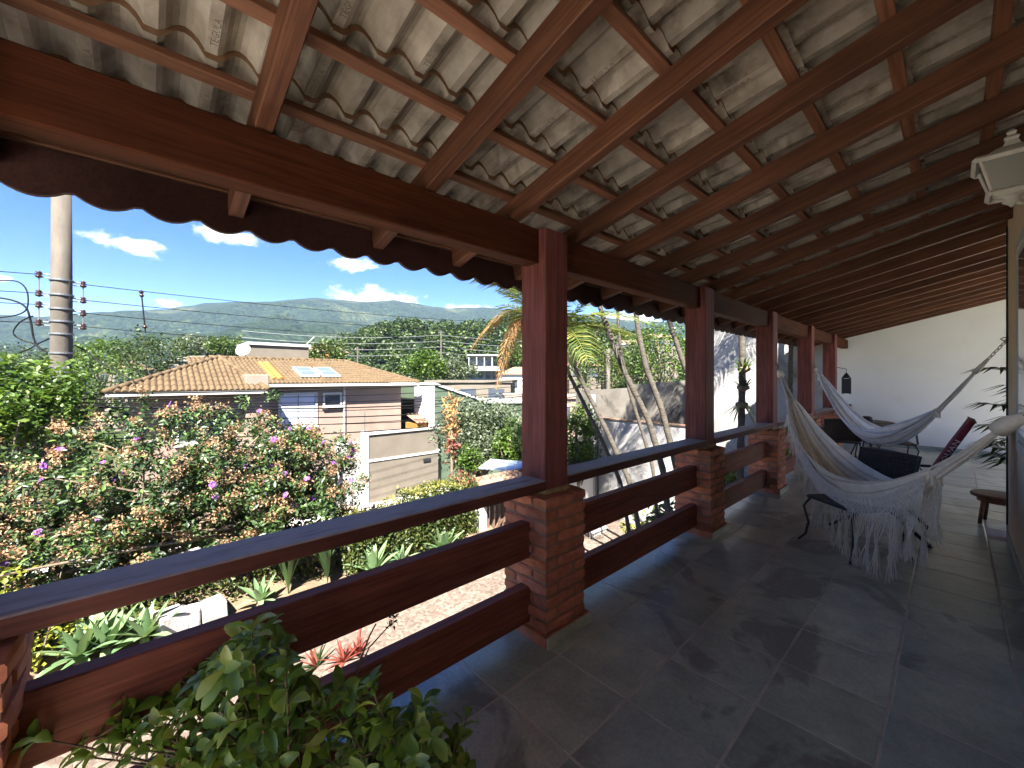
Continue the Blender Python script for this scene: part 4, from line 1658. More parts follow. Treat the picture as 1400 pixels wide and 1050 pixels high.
# one run of new orange tiles, two roof lights
rib_roof(None, (ex - .5, 3.9, ze + .5 * .272 + .02), (ex - .5, 4.4, ze + .5 * .272 + .02), upv, .25, lambda t: (0.0, 2.9), M['clay_orange'], 'new_tile_run', ho, row=.36, lift=.015)
su = upv.normalized()
for y in (5.45, 6.35):
    c = Vector((ex, y, ze)) + su * 1.5
    nrm = Vector((su.z, 0, -su.x))
    nrm = nrm if nrm.z > 0 else -nrm
    Mx = Matrix((( su.x, 0, nrm.x, 0), (0, 1, 0, 0), (su.z, 0, nrm.z, 0), (0, 0, 0, 1)))
    Mx = Matrix.Translation(c + nrm * .12) @ Mx
    sk = MB().box((-.75, -.38, -.04), (.75, .38, .05), 0, Mx).build('roof_light', M['white_paint'], ho)
    MB().box((-.68, -.31, .0515), (-.03, .31, .06), 0, Mx).build('pane', M['solar'], sk)
    MB().box((.03, -.31, .0515), (.68, .31, .06), 0, Mx).build('pane', M['solar'], sk)
# windows of the front
def front_window(y0, y1, z0, z1, glassm, bars=1, name='window', X=XH, par=ho, fm='white_paint', fw=.09):
    w = thing_part = MB()
    w.box((X, y0 - fw, z0 - fw), (X + .06, y0, z1 + fw)).box((X, y1, z0 - fw), (X + .06, y1 + fw, z1 + fw))
    w.box((X, y0, z1), (X + .06, y1, z1 + fw)).box((X, y0, z0 - fw), (X + .06, y1, z0))
    o = w.build(name, M[fm], par)
    n = bars
    for k in range(n):
        a, b = y0 + (y1 - y0) * k / n, y0 + (y1 - y0) * (k + 1) / n
        MB().box((X, a + .02, z0), (X + .025, b - .02, z1)).build('pane', M[glassm], o)
    MB().box((X, y0 - .12, z0 - fw - .07), (X + .12, y1 + .12, z0 - fw - .002)).build('sill', M[fm], o)
    return o
front_window(4.2, 5.55, -.42, .85, 'blind', 2)
front_window(5.95, 6.6, .36, .82, 'dark_glass', 1)
front_window(.9, 2.2, -.6, .5, 'dark_glass', 2, X=-17.6)
MB().tube([(XH + .06, 6.78, 1.2), (XH + .06, 6.78, -3.9)], .05, 8).build('downpipe', M['white_paint'], ho)
# water tank block and dish behind the ridge
MB().box((-28.0, 4.15, 1.5), (-25.0, 7.05, 3.32)).build('tank_block', M['cream'], ho)
MB().box((-28.1, 4.05, 3.32), (-24.9, 7.15, 3.46)).build('coping', M['white_paint'], ho)
d_ = MB()
Mx = Matrix.Translation((-24.6, 3.85, 2.95)) @ Matrix.Rotation(rad(60), 4, 'Y') @ Matrix.Rotation(.5, 4, 'X')
d_.lathe([(.02, .0), (.18, .025), (.33, .09), (.34, .11), (.31, .10), (.1, .03), (.02, .02)], 18, 0, Mx)
dish = d_.build('satellite_dish', M['white_paint'], ho, smooth=True)
MB().tube([(-24.7, 3.85, 2.9), (-25.1, 4.16, 2.3)], .03, 6).build('bracket', M['grey_metal'], dish)
MB().tube([(-25.2, 6.9, 3.4), (-25.2, 7.4, 3.95)], .025, 6).build('antenna', M['white_paint'], ho)

# ---- front wall and gates of that house
fw = thing('street_wall', (-17.2, 9, -4), 'pale rendered street wall with a white moulding in front of the mauve house', 'wall')
MB().box((-17.35, 7.25, -4.1), (-17.15, 10.75, -.92)).build('wall', M['cream'], fw)
MB().box((-17.42, 7.2, -.92), (-17.08, 10.8, -.84)).build('coping', M['white_paint'], fw)
MB().box((-17.15, 7.25, -2.1), (-17.11, 10.75, -2.0)).build('moulding', M['white_paint'], fw)
MB().box((-17.4, 7.0, -4.1), (-17.1, 7.24, -.75)).build('pier', M['white_paint'], fw)
MB().box((-17.108, 9.9, -2.45), (-17.09, 10.3, -2.3)).build('number_plate', M['black_metal'], fw)
MB().tube([(-17.25, 7.12, -.75), (-17.25, 7.12, .1)], .02, 6).build('pole', M['grey_metal'], fw)
gt = thing('white_gate', (-17.2, 6.3, -4), 'white metal gate with frosted panels beside the pale street wall', 'gate')
MB().box((-17.3, 5.9, -4.0), (-17.2, 6.0, -1.15)).box((-17.3, 6.9, -4.0), (-17.2, 6.98, -1.15)).box((-17.3, 6.0, -1.25), (-17.2, 6.9, -1.15)).build('frame', M['white_paint'], gt)
for k in range(3):
    MB().box((-17.28, 6.02 + k * .29, -3.95), (-17.24, 6.29 + k * .29, -1.27)).build('panel', M['blind_pale'] if 'blind_pale' in M else M['plaster_sun'], gt)
gt = thing('car_gate', (-17.0, 5.1, -4), 'low light grey slatted car gate in front of the mauve house', 'gate')
for k in range(8):
    MB().box((-17.05, 4.3, -3.9 + k * .23), (-17.0, 5.85, -3.72 + k * .23)).build('slat', M['cream'], gt)
for y in (4.2, 5.86):
    MB().box((-17.12, y, -4.0), (-17.0, y + .1, -1.9)).build('post', M['white_paint'], gt)

# ---- green building
gb = thing('green_building', (-19, 13, -4.1), 'sage green building with a sloping roof edge behind the street wall', 'building')
MB().prism([(-17.7, 10.9, -4.2), (-17.7, 10.9, 1.2), (-17.7, 14.4, .12), (-17.7, 21, -.1), (-17.7, 21, -4.2)], (-5, 0, 0)).build('wall', M['green_wall'], gb)
MB().prism([(-17.62, 10.86, 1.21), (-17.62, 10.86, 1.33), (-17.62, 14.4, .25), (-17.62, 21, .03), (-17.62, 21, -.09), (-17.62, 14.4, .13)], (-5.1, 0, 0)).build('roof_edge', M['white_paint'], gb)
MB().box((-19.6, 10.80, -4.2), (-17.72, 10.896, 1.15)).build('end_face', M['plaster_white'], gb)
MB().box((-19.0, 10.77, -1.3), (-18.4, 10.798, -.5)).build('window', M['dark_glass'], gb)
kb = thing('brick_shed', (-18.6, 10.4, -4), 'small orange brick shed between the mauve and green houses', 'shed')
MB().box((-19.4, 10.15, -4.1), (-18.2, 10.75, -.75)).build('wall', M['clay_orange'], kb)
rib_roof(None, (-18.05, 10.12, -.72), (-18.05, 10.78, -.72), (-1, 0, .3), .2, lambda t: (0, 1.3), M['terracotta'], 'roof_slope', kb)


# ---- houses farther off
def block_house(name, x, y, d, w, h, dep, label, wallm, roofm=None, rows=1, cols=3, base=None, roof_h=.0, win='dark_glass', cat='house', balcony=False):
    """house seen at survey column x with its eave at row y; real size in metres"""
    c = at(x, y, d)
    yaw = rad(YAW) + (0.12 * math.sin(x))
    b = base if base is not None else c.z - h
    o = thing(name, (c.x, c.y, b), label, cat, None, yaw)
    MB().box((-w / 2, 0, -6), (w / 2, dep, c.z - b)).build('wall', M[wallm], o, local=True)
    H = c.z - b
    if roofm:
        e = .4
        v = [(-w / 2 - e, -e, H), (w / 2 + e, -e, H), (w / 2 + e, dep + e, H), (-w / 2 - e, dep + e, H), (-w / 4, dep / 2, H + roof_h), (w / 4, dep / 2, H + roof_h)]
        MB().add(v, [(0, 1, 5, 4), (1, 2, 5), (2, 3, 4, 5), (3, 0, 4), (0, 3, 2, 1)]).build('roof', M[roofm], o, local=True)
    else:
        MB().box((-w / 2 - .2, -.2, H), (w / 2 + .2, dep + .2, H + .25)).build('parapet', M[wallm], o, local=True)
    for r_ in range(rows):
        for k in range(cols):
            wx = -w / 2 + w * (k + .5) / cols
            zt = H - .7 - r_ * 2.8
            MB().box((wx - w / cols * .28, -.05, zt - 1.3), (wx + w / cols * .28, .05, zt)).build('window', M[win], o, local=True)
    if balcony:
        MB().box((-w / 2 - .2, -1.6, H - 3.2), (w / 2 + .2, -.01, H - 3.0)).build('balcony', M[wallm], o, local=True)
        for k in range(5):
            xx = -w / 2 + .1 + (w - .2) * k / 4
            MB().box((xx - .1, -1.55, H - 2.999), (xx + .1, -1.35, H)).build('column', M[wallm], o, local=True)
        MB().box((-w / 2 - .3, -1.8, H + .001), (w / 2 + .3, -.21, H + .3)).build('canopy', M[wallm], o, local=True)
    return o


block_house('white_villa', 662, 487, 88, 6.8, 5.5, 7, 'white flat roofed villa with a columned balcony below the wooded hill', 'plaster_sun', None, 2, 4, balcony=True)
block_house('beige_building', 640, 523, 45, 9.5, 4.5, 6, 'long low beige building behind the green one', 'cream', None, 1, 3)
block_house('pale_building', 715, 512, 60, 7, 5, 6, 'pale plain building right of the white villa, partly behind a palm', 'plaster_white', 'terracotta', 1, 2, roof_h=1.2)
block_house('red_roof_house', 152, 505, 60, 4.5, 4, 5, 'small house with a red tiled roof among the trees by the street pole', 'cream', 'terracotta', 1, 2, roof_h=1.4)
block_house('red_roof_house', 55, 512, 70, 5, 4, 5, 'house with a red roof mostly hidden by the bright green tree', 'cream', 'terracotta', 1, 2, roof_h=1.5)
block_house('grey_roof_house', 250, 494, 75, 7, 4, 6, 'low pale house showing over the left hip of the tiled roof', 'cream', 'concrete_old', 1, 3, roof_h=1.2)
block_house('orange_gable_house', 432, 480, 60, 4, 4, 5, 'ochre house top showing beside the tank block', 'clay_orange', 'terracotta', 1, 1, roof_h=1.4)
block_house('hillside_house', 800, 500, 75, 6, 5, 6, 'pale house on the slope seen between the palm stems', 'cream', 'terracotta', 1, 2, roof_h=1.2)
block_house('hillside_house', 905, 462, 110, 9, 5, 7, 'white house with a red roof high on the slope behind the palms', 'cream', 'terracotta', 1, 3, roof_h=1.5)
block_house('hillside_house', 860, 470, 120, 7, 5, 7, 'cream house on the slope beside the street lamp', 'cream', 'terracotta', 1, 2, roof_h=1.4)
block_house('hillside_house', 742, 545, 34, 6, 4, 6, 'pinkish low house wall below the villa', 'mauve', None, 1, 2)

# ---- street trees and bushes
def far_tree(x, y, d, w, h, label, m, seed, name='street_tree', base=-4.3, per=42, n=70, leaf=None):
    """crown centre at survey point, w/h crown half sizes in metres"""
    c = at(x, y, d)
    leaf = leaf or max(.12, d * .0075)
    tree(name, (c.x, c.y, base if base < c.z - h else c.z - h - 2), 0, (w, w, h), label, 'tree', M[m], n, per, leaf, max(.14, w * .14), .05 + .012 * h * 4, None, seed, .3, ctr=c)


far_tree(18, 545, 7.6, 1.05, .75, 'bright green leafy tree beside the utility pole', 'leaf_bright', 1, per=60, n=90, leaf=.13)
far_tree(12, 612, 8.6, 1.0, .7, 'dark tree below the bright green one by the street', 'leaf_dark', 2)
far_tree(205, 488, 48, 3.6, 2.6, 'dense round dark green tree left of the tiled roof', 'leaf_dark', 3)
far_tree(140, 487, 55, 3.4, 2.0, 'yellow green tree beyond the utility pole', 'leaf_bright', 4)
far_tree(130, 522, 34, 2.8, 2.2, 'grey green tree between the pole and the tiled roof', 'leaf_mid', 5)
far_tree(268, 478, 85, 4.2, 2.4, 'olive feathery tree behind the left hip of the roof', 'leaf_olive', 6)
far_tree(310, 476, 80, 3.2, 2.4, 'green palm like tree left of the tank block', 'leaf_mid', 7)
far_tree(450, 487, 52, 2.6, 1.7, 'green tree just right of the tank block', 'leaf_mid', 8)
far_tree(655, 590, 16.5, 1.65, 1.25, 'large silvery olive tree behind the hedge', 'leaf_olive', 9, per=64, n=110, leaf=.16)
far_tree(705, 607, 14.5, .75, .8, 'bright yellow green bush next to the timber post', 'leaf_bright', 10, leaf=.14)
far_tree(637, 628, 14.0, .38, .42, 'small bright green bush at the foot of the olive tree', 'leaf_bright', 11, name='garden_bush', leaf=.12, n=30)
far_tree(788, 600, 14.2, .7, 1.2, 'bright green shrub seen between the post and the white wall', 'leaf_bright', 12, leaf=.14)
far_tree(830, 500, 40, 3.4, 2.6, 'green tree behind the palms above the grey wall', 'leaf_mid', 13)
far_tree(905, 480, 38, 3.2, 2.8, 'bright tree above the dark end of the grey wall', 'leaf_bright', 14)
far_tree(795, 470, 60, 4.5, 3.5, 'dark tree farther behind the leaning palms', 'leaf_dark', 15)
far_tree(870, 490, 55, 4.0, 3.0, 'mid green tree behind the street lamp', 'leaf_dark', 16)
far_tree(585, 500, 60, 3.2, 1.8, 'yellow green tree at the foot of the wooded hill', 'leaf_bright', 17)
far_tree(620, 505, 66, 3.4, 1.8, 'olive tree beside the white villa', 'leaf_olive', 18)
far_tree(700, 490, 70, 2.4, 1.6, 'small green tree right of the white villa', 'leaf_mid', 19)
far_tree(60, 500, 60, 4.0, 2.2, 'dark tree far behind the utility pole', 'leaf_dark', 20)
far_tree(745, 480, 75, 5.0, 4.0, 'dark green tree behind the nearest timber post', 'leaf_mid', 21)

for i_, (px_, py_, m_) in enumerate(((-24, -6, 'leaf_dark'), (-30, -14, 'leaf_mid'), (-22, -22, 'leaf_dark'), (-38, -8, 'leaf_bright'))):
    tree('street_tree', (px_, py_, -4.2), 0, (2.6, 2.6, 2.0), ['dark round tree across the street from the hedge end', 'mid green tree behind the dark round tree', 'dark tree farther along the street', 'bright tree well back from the street'][i_], 'tree', M[m_], 60, 40, .26, .35, .16, None, 90 + i_, .3, ctr=(px_, py_, -.4))
# slender pink cordyline in the street corner
cb = at(617, 655, 13.6)
t = thing('cordyline', (cb.x, cb.y, -3.9), 'slender cordyline with pinkish leaf heads beside the green wall', 'plant')
MB().tube([(cb.x, cb.y, -3.95), (cb.x + .03, cb.y, -1.6), (cb.x, cb.y + .03, .2)], [.06, .05, .035], 7).build('stem', M['bark'], t, smooth=True)
for (y, mt) in ((612, 'leaf_red'), (580, 'frond_dry'), (555, 'frond_dry')):
    c = at(617, y, 13.6)
    P_ = np.array(c) + rng.normal(size=(70, 3)) * np.array([.13, .13, .22])
    V, F = leaf_arrays(P_, rng.uniform(.2, .34, 70), .22, .1)
    tag(link('leaf_head', np_mesh('leaf_head', V - np.array((cb.x, cb.y, -3.9)), F, M[mt]), t), None, None, None, 'stuff')
tarp = MB().box((-.7, -.5, 0), (.7, .5, .05), 0, Matrix.Translation(at(690, 637, 13.2)) @ Matrix.Rotation(.5, 4, 'Z') @ Matrix.Rotation(.08, 4, 'X'))
tp = at(690, 637, 13.2)
M['tarp'], _n, _b = mat('pale_blue_sheet', (.42, .50, .62), .5, .4)
tt = thing('canopy_frame', (tp.x, tp.y, -3.9), 'pale blue sheet canopy on thin legs below the bright bush', 'canopy')
tarp.build('sheet', M['tarp'], tt)
for (dx, dy) in ((-.5, -.3), (.5, -.3), (-.5, .3), (.5, .3)):
    MB().tube([(tp.x + dx, tp.y + dy, -4.0), (tp.x + dx, tp.y + dy, tp.z)], .02, 6).build('leg', M['grey_metal'], tt)

# ---- wooded hill behind the roofs
hv, hf = [], []
hp = []
def hill_z(x, r):
    """height of the wooded hill on bearing of survey column x at range r (depth)"""
    crest = float(np.interp(x, [330, 420, 470, 520, 560, 600, 650, 700, 760, 850, 950, 1050, 1200], [-6, 2, 19, 24, 25.5, 24.5, 25, 26, 25, 22, 17, 12, 4]))
    t = min(1, max(0, (r - 85) / 95))
    return -7 + (crest + 7 - 4) * (t * t * (3 - 2 * t))
xs = list(range(330, 1210, 20))
rs = [80, 95, 110, 125, 140, 155, 170, 185, 205, 230]
for i, x in enumerate(xs):
    for r in rs:
        p = at(x, 517, r)
        hv.append((p.x, p.y, hill_z(x, r) + 1.0 * fbm(p.x * .05, p.y * .05, 3)))
for i in range(len(xs) - 1):
    for j in range(len(rs) - 1):
        a = i * len(rs) + j
        hf.append((a, a + len(rs), a + len(rs) + 1, a + 1))
hh = MB().add(hv, hf).build('hill', M['hill'], smooth=True)
tag(hh, 'grassy hill carrying the wood', None, None, 'structure')
pts, r_ = [], np.random.default_rng(3)
for k in range(900):
    x = r_.uniform(400, 1180)
    r = r_.uniform(96, 208)
    p = at(x, 517, r)
    rr = r_.uniform(1.8, 4.0)
    z = hill_z(x, r) + rr * .8
    if hill_z(x, r) < -4.5:
        continue
    m = 150
    d = r_.normal(size=(m, 3))
    d /= np.linalg.norm(d, axis=1)[:, None]
    d[:, 2] = np.abs(d[:, 2]) * 1.15 - .25
    lob = 1 + .25 * np.sin(d[:, 0] * 4 + k) * np.cos(d[:, 1] * 5 + k)
    pts.append(np.array([p.x, p.y, z]) + d * (rr * lob * (.8 + .25 * r_.random(m)))[:, None])
P_ = np.concatenate(pts)
V, F = leaf_arrays(P_, r_.uniform(.7, 1.5, len(P_)), .7, .35)
wo = link('wood', np_mesh('wood', V, F, M['leaf_forest']))
tag(wo, 'dense green wood covering the hill behind the roofs', 'wood', None, 'stuff')
# scrub and tree tops over the valley floor between the houses and the mountain
pts = []
for k in range(700):
    th = r_.uniform(-2.3, .75)
    r = r_.uniform(70, 480) ** 1.0
    dv = FWD * math.cos(th) + RGT * math.sin(th)
    rr = r_.uniform(2.0, 4.0)
    z = -4.1 - (0 if r <= 40 else min(9, (r - 40) * .05)) + rr * .8
    m = 70
    d = r_.normal(size=(m, 3))
    d /= np.linalg.norm(d, axis=1)[:, None]
    d[:, 2] = np.abs(d[:, 2])
    pts.append(np.array([dv.x * r, dv.y * r, z]) + d * rr * 1.1)
P_ = np.concatenate(pts)
V, F = leaf_arrays(P_, r_.uniform(.9, 1.9, len(P_)), .7, .35)
wo = link('valley_scrub', np_mesh('valley_scrub', V, F, M['leaf_forest']))
tag(wo, 'scrub and tree tops filling the valley before the mountain', 'scrub', None, 'stuff')

# ================================================================== utility poles and wires
M['pole'] = speckle('weathered_concrete_pole', (0.071, 0.061, 0.050), (0.109, 0.095, 0.078), 4, .9, .4, 30, .2, stain=((0.053, 0.045, 0.036), 2.0, .56), scale3=(1, 1, .35))
M['insulator'], _, _ = mat('brown_ceramic', (.03, .010, .008), .3, .5)
P1 = Vector((-13.35, -1.32, -4.1))
pl = thing('utility_pole', P1, 'stout tapered concrete utility pole with metal bands and brown insulators', 'pole')
MB().lathe([(.20, 0), (.185, 3.5), (.172, 7.0), (.155, 10.2)], 24, 0, Matrix.Translation(P1)).build('shaft', M['pole'], pl, smooth=True)


def pz(y):
    return at(85, y, 8.98).z


for y in (384, 404, 423, 440, 457, 483, 503, 509, 515):
    z = pz(y)
    MB().lathe([(.188, z - .02), (.196, z - .018), (.196, z + .018), (.188, z + .02)], 24, 0, Matrix.Translation((P1.x, P1.y, 0))).build('band', M['grey_metal'], pl)
for (sy, ys_) in ((-.33, ((379, 404), (419, 443))), (.33, ((386, 408), (426, 445)))):
    for (ya, yb) in ys_:
        za, zb = pz(ya), pz(yb)
        mb = MB().tube([(P1.x, P1.y + sy, zb - .08), (P1.x, P1.y + sy, za + .08)], .012, 6)
        for z in (za, zb):
            mb.tube([(P1.x, P1.y, z + .02), (P1.x, P1.y + sy, z + .02)], .014, 6)
            mb.tube([(P1.x, P1.y, z - .05), (P1.x, P1.y + sy, z - .05)], .010, 6)
        rk = mb.build('bracket', M['grey_metal'], pl)
        for z in (za, zb):
            MB().lathe([(.015, -.075), (.05, -.06), (.06, -.03), (.03, -.012), (.062, .01), (.03, .03), (.055, .05), (.018, .075)], 12, 0, Matrix.Translation((P1.x, P1.y + sy, z))).build('insulator', M['insulator'], rk, smooth=True)

P2 = Vector((-14.2, 20.9, -4.1))
pl2 = thing('utility_pole', P2, 'slim pale street pole with a lamp arm behind the palm stems', 'pole')
MB().lathe([(.14, 0), (.13, 4), (.11, 7.4)], 16, 0, Matrix.Translation(P2)).build('shaft', M['pole'], pl2, smooth=True)
MB().tube([P2 + Vector((0, 0, 7.0)), P2 + Vector((.5, -.2, 7.5)), P2 + Vector((1.1, -.4, 7.6))], .03, 6).build('lamp_arm', M['grey_metal'], pl2)
MB().tube([P2 + Vector((1.0, -.37, 7.58)), P2 + Vector((1.5, -.55, 7.6))], [.08, .05], 8).build('lamp_head', M['white_paint'], pl2, smooth=True)
# poles on the hill
for (x, y0, y1, d, lab) in ((603, 452, 490, 120, 'thin white line pole on the wooded hill'), (489, 474, 496, 70, 'short pole showing over the roof ridge'), (838, 455, 505, 45, 'white pole among the trees behind the palms')):
    a, b = at(x, y1, d), at(x, y0, d)
    t = thing('line_pole', (a.x, a.y, a.z - 8), lab, 'pole')
    MB().lathe([(d * .0028, -8), (d * .002, b.z - a.z)], 8, 0, Matrix.Translation(a)).build('shaft', M['pole'], t)
    MB().box((-d * .008, -.06, b.z - a.z - .6), (d * .008, .06, b.z - a.z - .4), 0, Matrix.Translation(a) @ Matrix.Rotation(rad(YAW), 4, 'Z')).build('crossarm', M['pole'], t)


def wire(a, b, sag, r, label, mt='cable', n=26, group='wires strung along the street'):
    a, b = Vector(a), Vector(b)
    pts = []
    for i in range(n + 1):
        t = i / n
        p = a.lerp(b, t)
        p.z -= sag * 4 * t * (1 - t)
        pts.append(p)
    o = MB().tube(pts, r, 5).build('overhead_wire', M[mt], loc=a)
    tag(o, label, 'wire', group)
    return o


UP = 'bare upper wire running from the pole insulators along the street'
LO = 'black lower cable crossing in front of the mauve house'
for k, y in enumerate((386, 408, 426, 445)):
    z = pz(y)
    wire((P1.x, P1.y + .35, z), (P2.x + .05, P2.y, 4.9 - k * .35), .35 + .05 * k, .0085, UP)
    wire((P1.x, P1.y - .35, pz((379, 404, 419, 443)[k])), (P1.x + .4, -42, z + .6), .7, .0085, 'bare wire leading off the pole away from the mauve house')
for k in range(10):
    z0 = [1.2, 1.1, 1.02, .95, .9, .82, .72, .6, .42, .2][k]
    wire((P1.x + .17, P1.y + .05 * k - .2, z0), (P2.x + random.uniform(-.05, .05), P2.y, 1.9 - .17 * k), .25 + .09 * (k % 4) + .03 * k, .013 if k % 3 else .02, LO)
    if k < 6:
        wire((P1.x + .17, P1.y - .05 * k, z0), (P1.x + .6, -40, z0 + .5), .6 + .1 * k, .012, 'black cable leading off the pole low over the dark tree')
for k in range(4):
    a, b = at(330, 452 + k * 9, 100), at(603, 458 + k * 8, 120)
    wire(a, b, 1.2, .045, 'pale far wire crossing before the wooded hill', 'grey_metal', 16, 'far wires before the hill')
    wire(b, at(900, 470 + k * 8, 105), 1.0, .045, 'pale far wire crossing before the wooded hill', 'grey_metal', 16, 'far wires before the hill')
# slack loops hanging at the pole
for k, pts in enumerate([[(-20, 384), (20, 384), (36, 396), (38, 418), (30, 428), (10, 433), (-20, 436)], [(-20, 405), (15, 410), (35, 420), (42, 440), (46, 462), (53, 475), (70, 483)],
                         [(-20, 510), (10, 490), (40, 477), (56, 468), (70, 462)], [(45, 432), (28, 440), (18, 455), (30, 465), (46, 470), (55, 478)], [(102, 472), (118, 480), (140, 497), (190, 525)]]):
    P_ = [at(x, y, 8.9 + .1 * k) for x, y in pts]
    fine = []
    for i in range(len(P_) - 1):
        for s in range(5):
            p0, p1, p2, p3 = P_[max(0, i - 1)], P_[i], P_[i + 1], P_[min(len(P_) - 1, i + 2)]
            t = s / 5
            fine.append(.5 * ((2 * p1) + (p2 - p0) * t + (2 * p0 - 5 * p1 + 4 * p2 - p3) * t * t + (3 * p1 - p0 - 3 * p2 + p3) * t ** 3))
    fine.append(P_[-1])
    o = MB().tube(fine, .014 if k != 1 else .02, 6).build('slack_cable', M['cable'], loc=fine[0])
    tag(o, ['slack black loop drooping from the upper wires at the pole', 'thick black cable curling down into the pole', 'black cable rising to the pole above the green tree',
            'small black loop tied to the thick cable', 'stay cable slanting down from the pole towards the tiled roof'][k], 'cable')
mb = MB()
for k in range(9):
    z = .62 + .045 * (k % 5)
    rr = .24 + .02 * (k % 3)
    mb.tube([(P1.x + rr * math.cos(a) * 1.1, P1.y + rr * 1.6 * math.sin(a), z + .03 * math.sin(a * 2 + k)) for a in [i * math.pi / 8 for i in range(17)]], .014, 5)
o = mb.build('cable_coil', M['cable'], loc=(P1.x, P1.y, .7))
tag(o, 'coiled black cables wound round the concrete pole', 'cable', None, 'stuff')
# mid-span spreader between the upper wires
sp = at(193, 400, 10.6)
t = thing('wire_spreader', at(196, 455, 10.6), 'dark insulated spreader rod hanging on the wires before the mountain', 'insulator')
a, b = at(193, 397, 10.6), at(199, 455, 10.6)
MB().tube([a, b], .016, 6).build('rod', M['cable'], t)
for f_ in (.04, .12, .86):
    c = a.lerp(b, f_)
    MB().lathe([(.012, -.05), (.05, -.02), (.05, .01), (.015, .05)], 10, 0, Matrix.Translation(c)).build('disc', M['insulator'], t, smooth=True)

# ================================================================== on the veranda
def stripe_cloth(name, base, line, n, blue=None):
    m, nt, b = mat(name, base, .9, .15)
    at_ = nt.nodes.new('ShaderNodeAttribute')
    at_.attribute_name = 'across'
    mu = mknode(nt, 'ShaderNodeMath', operation='MULTIPLY')
    mu.inputs[1].default_value = n
    nt.links.new(at_.outputs['Fac'], mu.inputs[0])
    fr = mknode(nt, 'ShaderNodeMath', operation='FRACT')
    nt.links.new(mu.outputs[0], fr.inputs[0])
    gt_ = mknode(nt, 'ShaderNodeMath', operation='GREATER_THAN')
    gt_.inputs[1].default_value = .72
    nt.links.new(fr.outputs[0], gt_.inputs[0])
    c = mixc(nt, gt_.outputs[0], base, line)
    v = coords(nt, 'Position', (1, 1, 1), False)
    f = noise(nt, v, 14, 4, .6)
    c = mixc(nt, 1.0, c, ramp(nt, f, [(.3, (.86, .85, .84)), (.7, (1.06, 1.06, 1.06))]), 'MULTIPLY')
    nt.links.new(c, b.inputs['Base Color'])
    bump(nt, b, noise(nt, v, 120, 3, .6), .3, .004)
    tr = nt.nodes.new('ShaderNodeBsdfTranslucent')
    nt.links.new(c, tr.inputs['Color'])
    mx = nt.nodes.new('ShaderNodeMixShader')
    mx.inputs[0].default_value = .25
    nt.links.new(b.outputs[0], mx.inputs[1])
    nt.links.new(tr.outputs[0], mx.inputs[2])
    nt.links.new(mx.outputs[0], nt.nodes['Material Output'].inputs['Surface'])
    return m


M['cream_cloth'] = stripe_cloth('cream_hammock_cloth', (0.909, 0.828, 0.700), (0.700, 0.583, 0.467), 13)
M['blue_cloth'] = stripe_cloth('blue_white_hammock_cloth', (0.806, 0.818, 0.851), (0.560, 0.616, 0.739), 12)
M['string'] = speckle('cotton_string', (.62, .55, .46), (.74, .67, .57), 30, .9, .2, 90, .1)
M['string_white'] = speckle('white_cotton_string', (.60, .58, .55), (.70, .68, .66), 30, .9, .2, 90, .1)


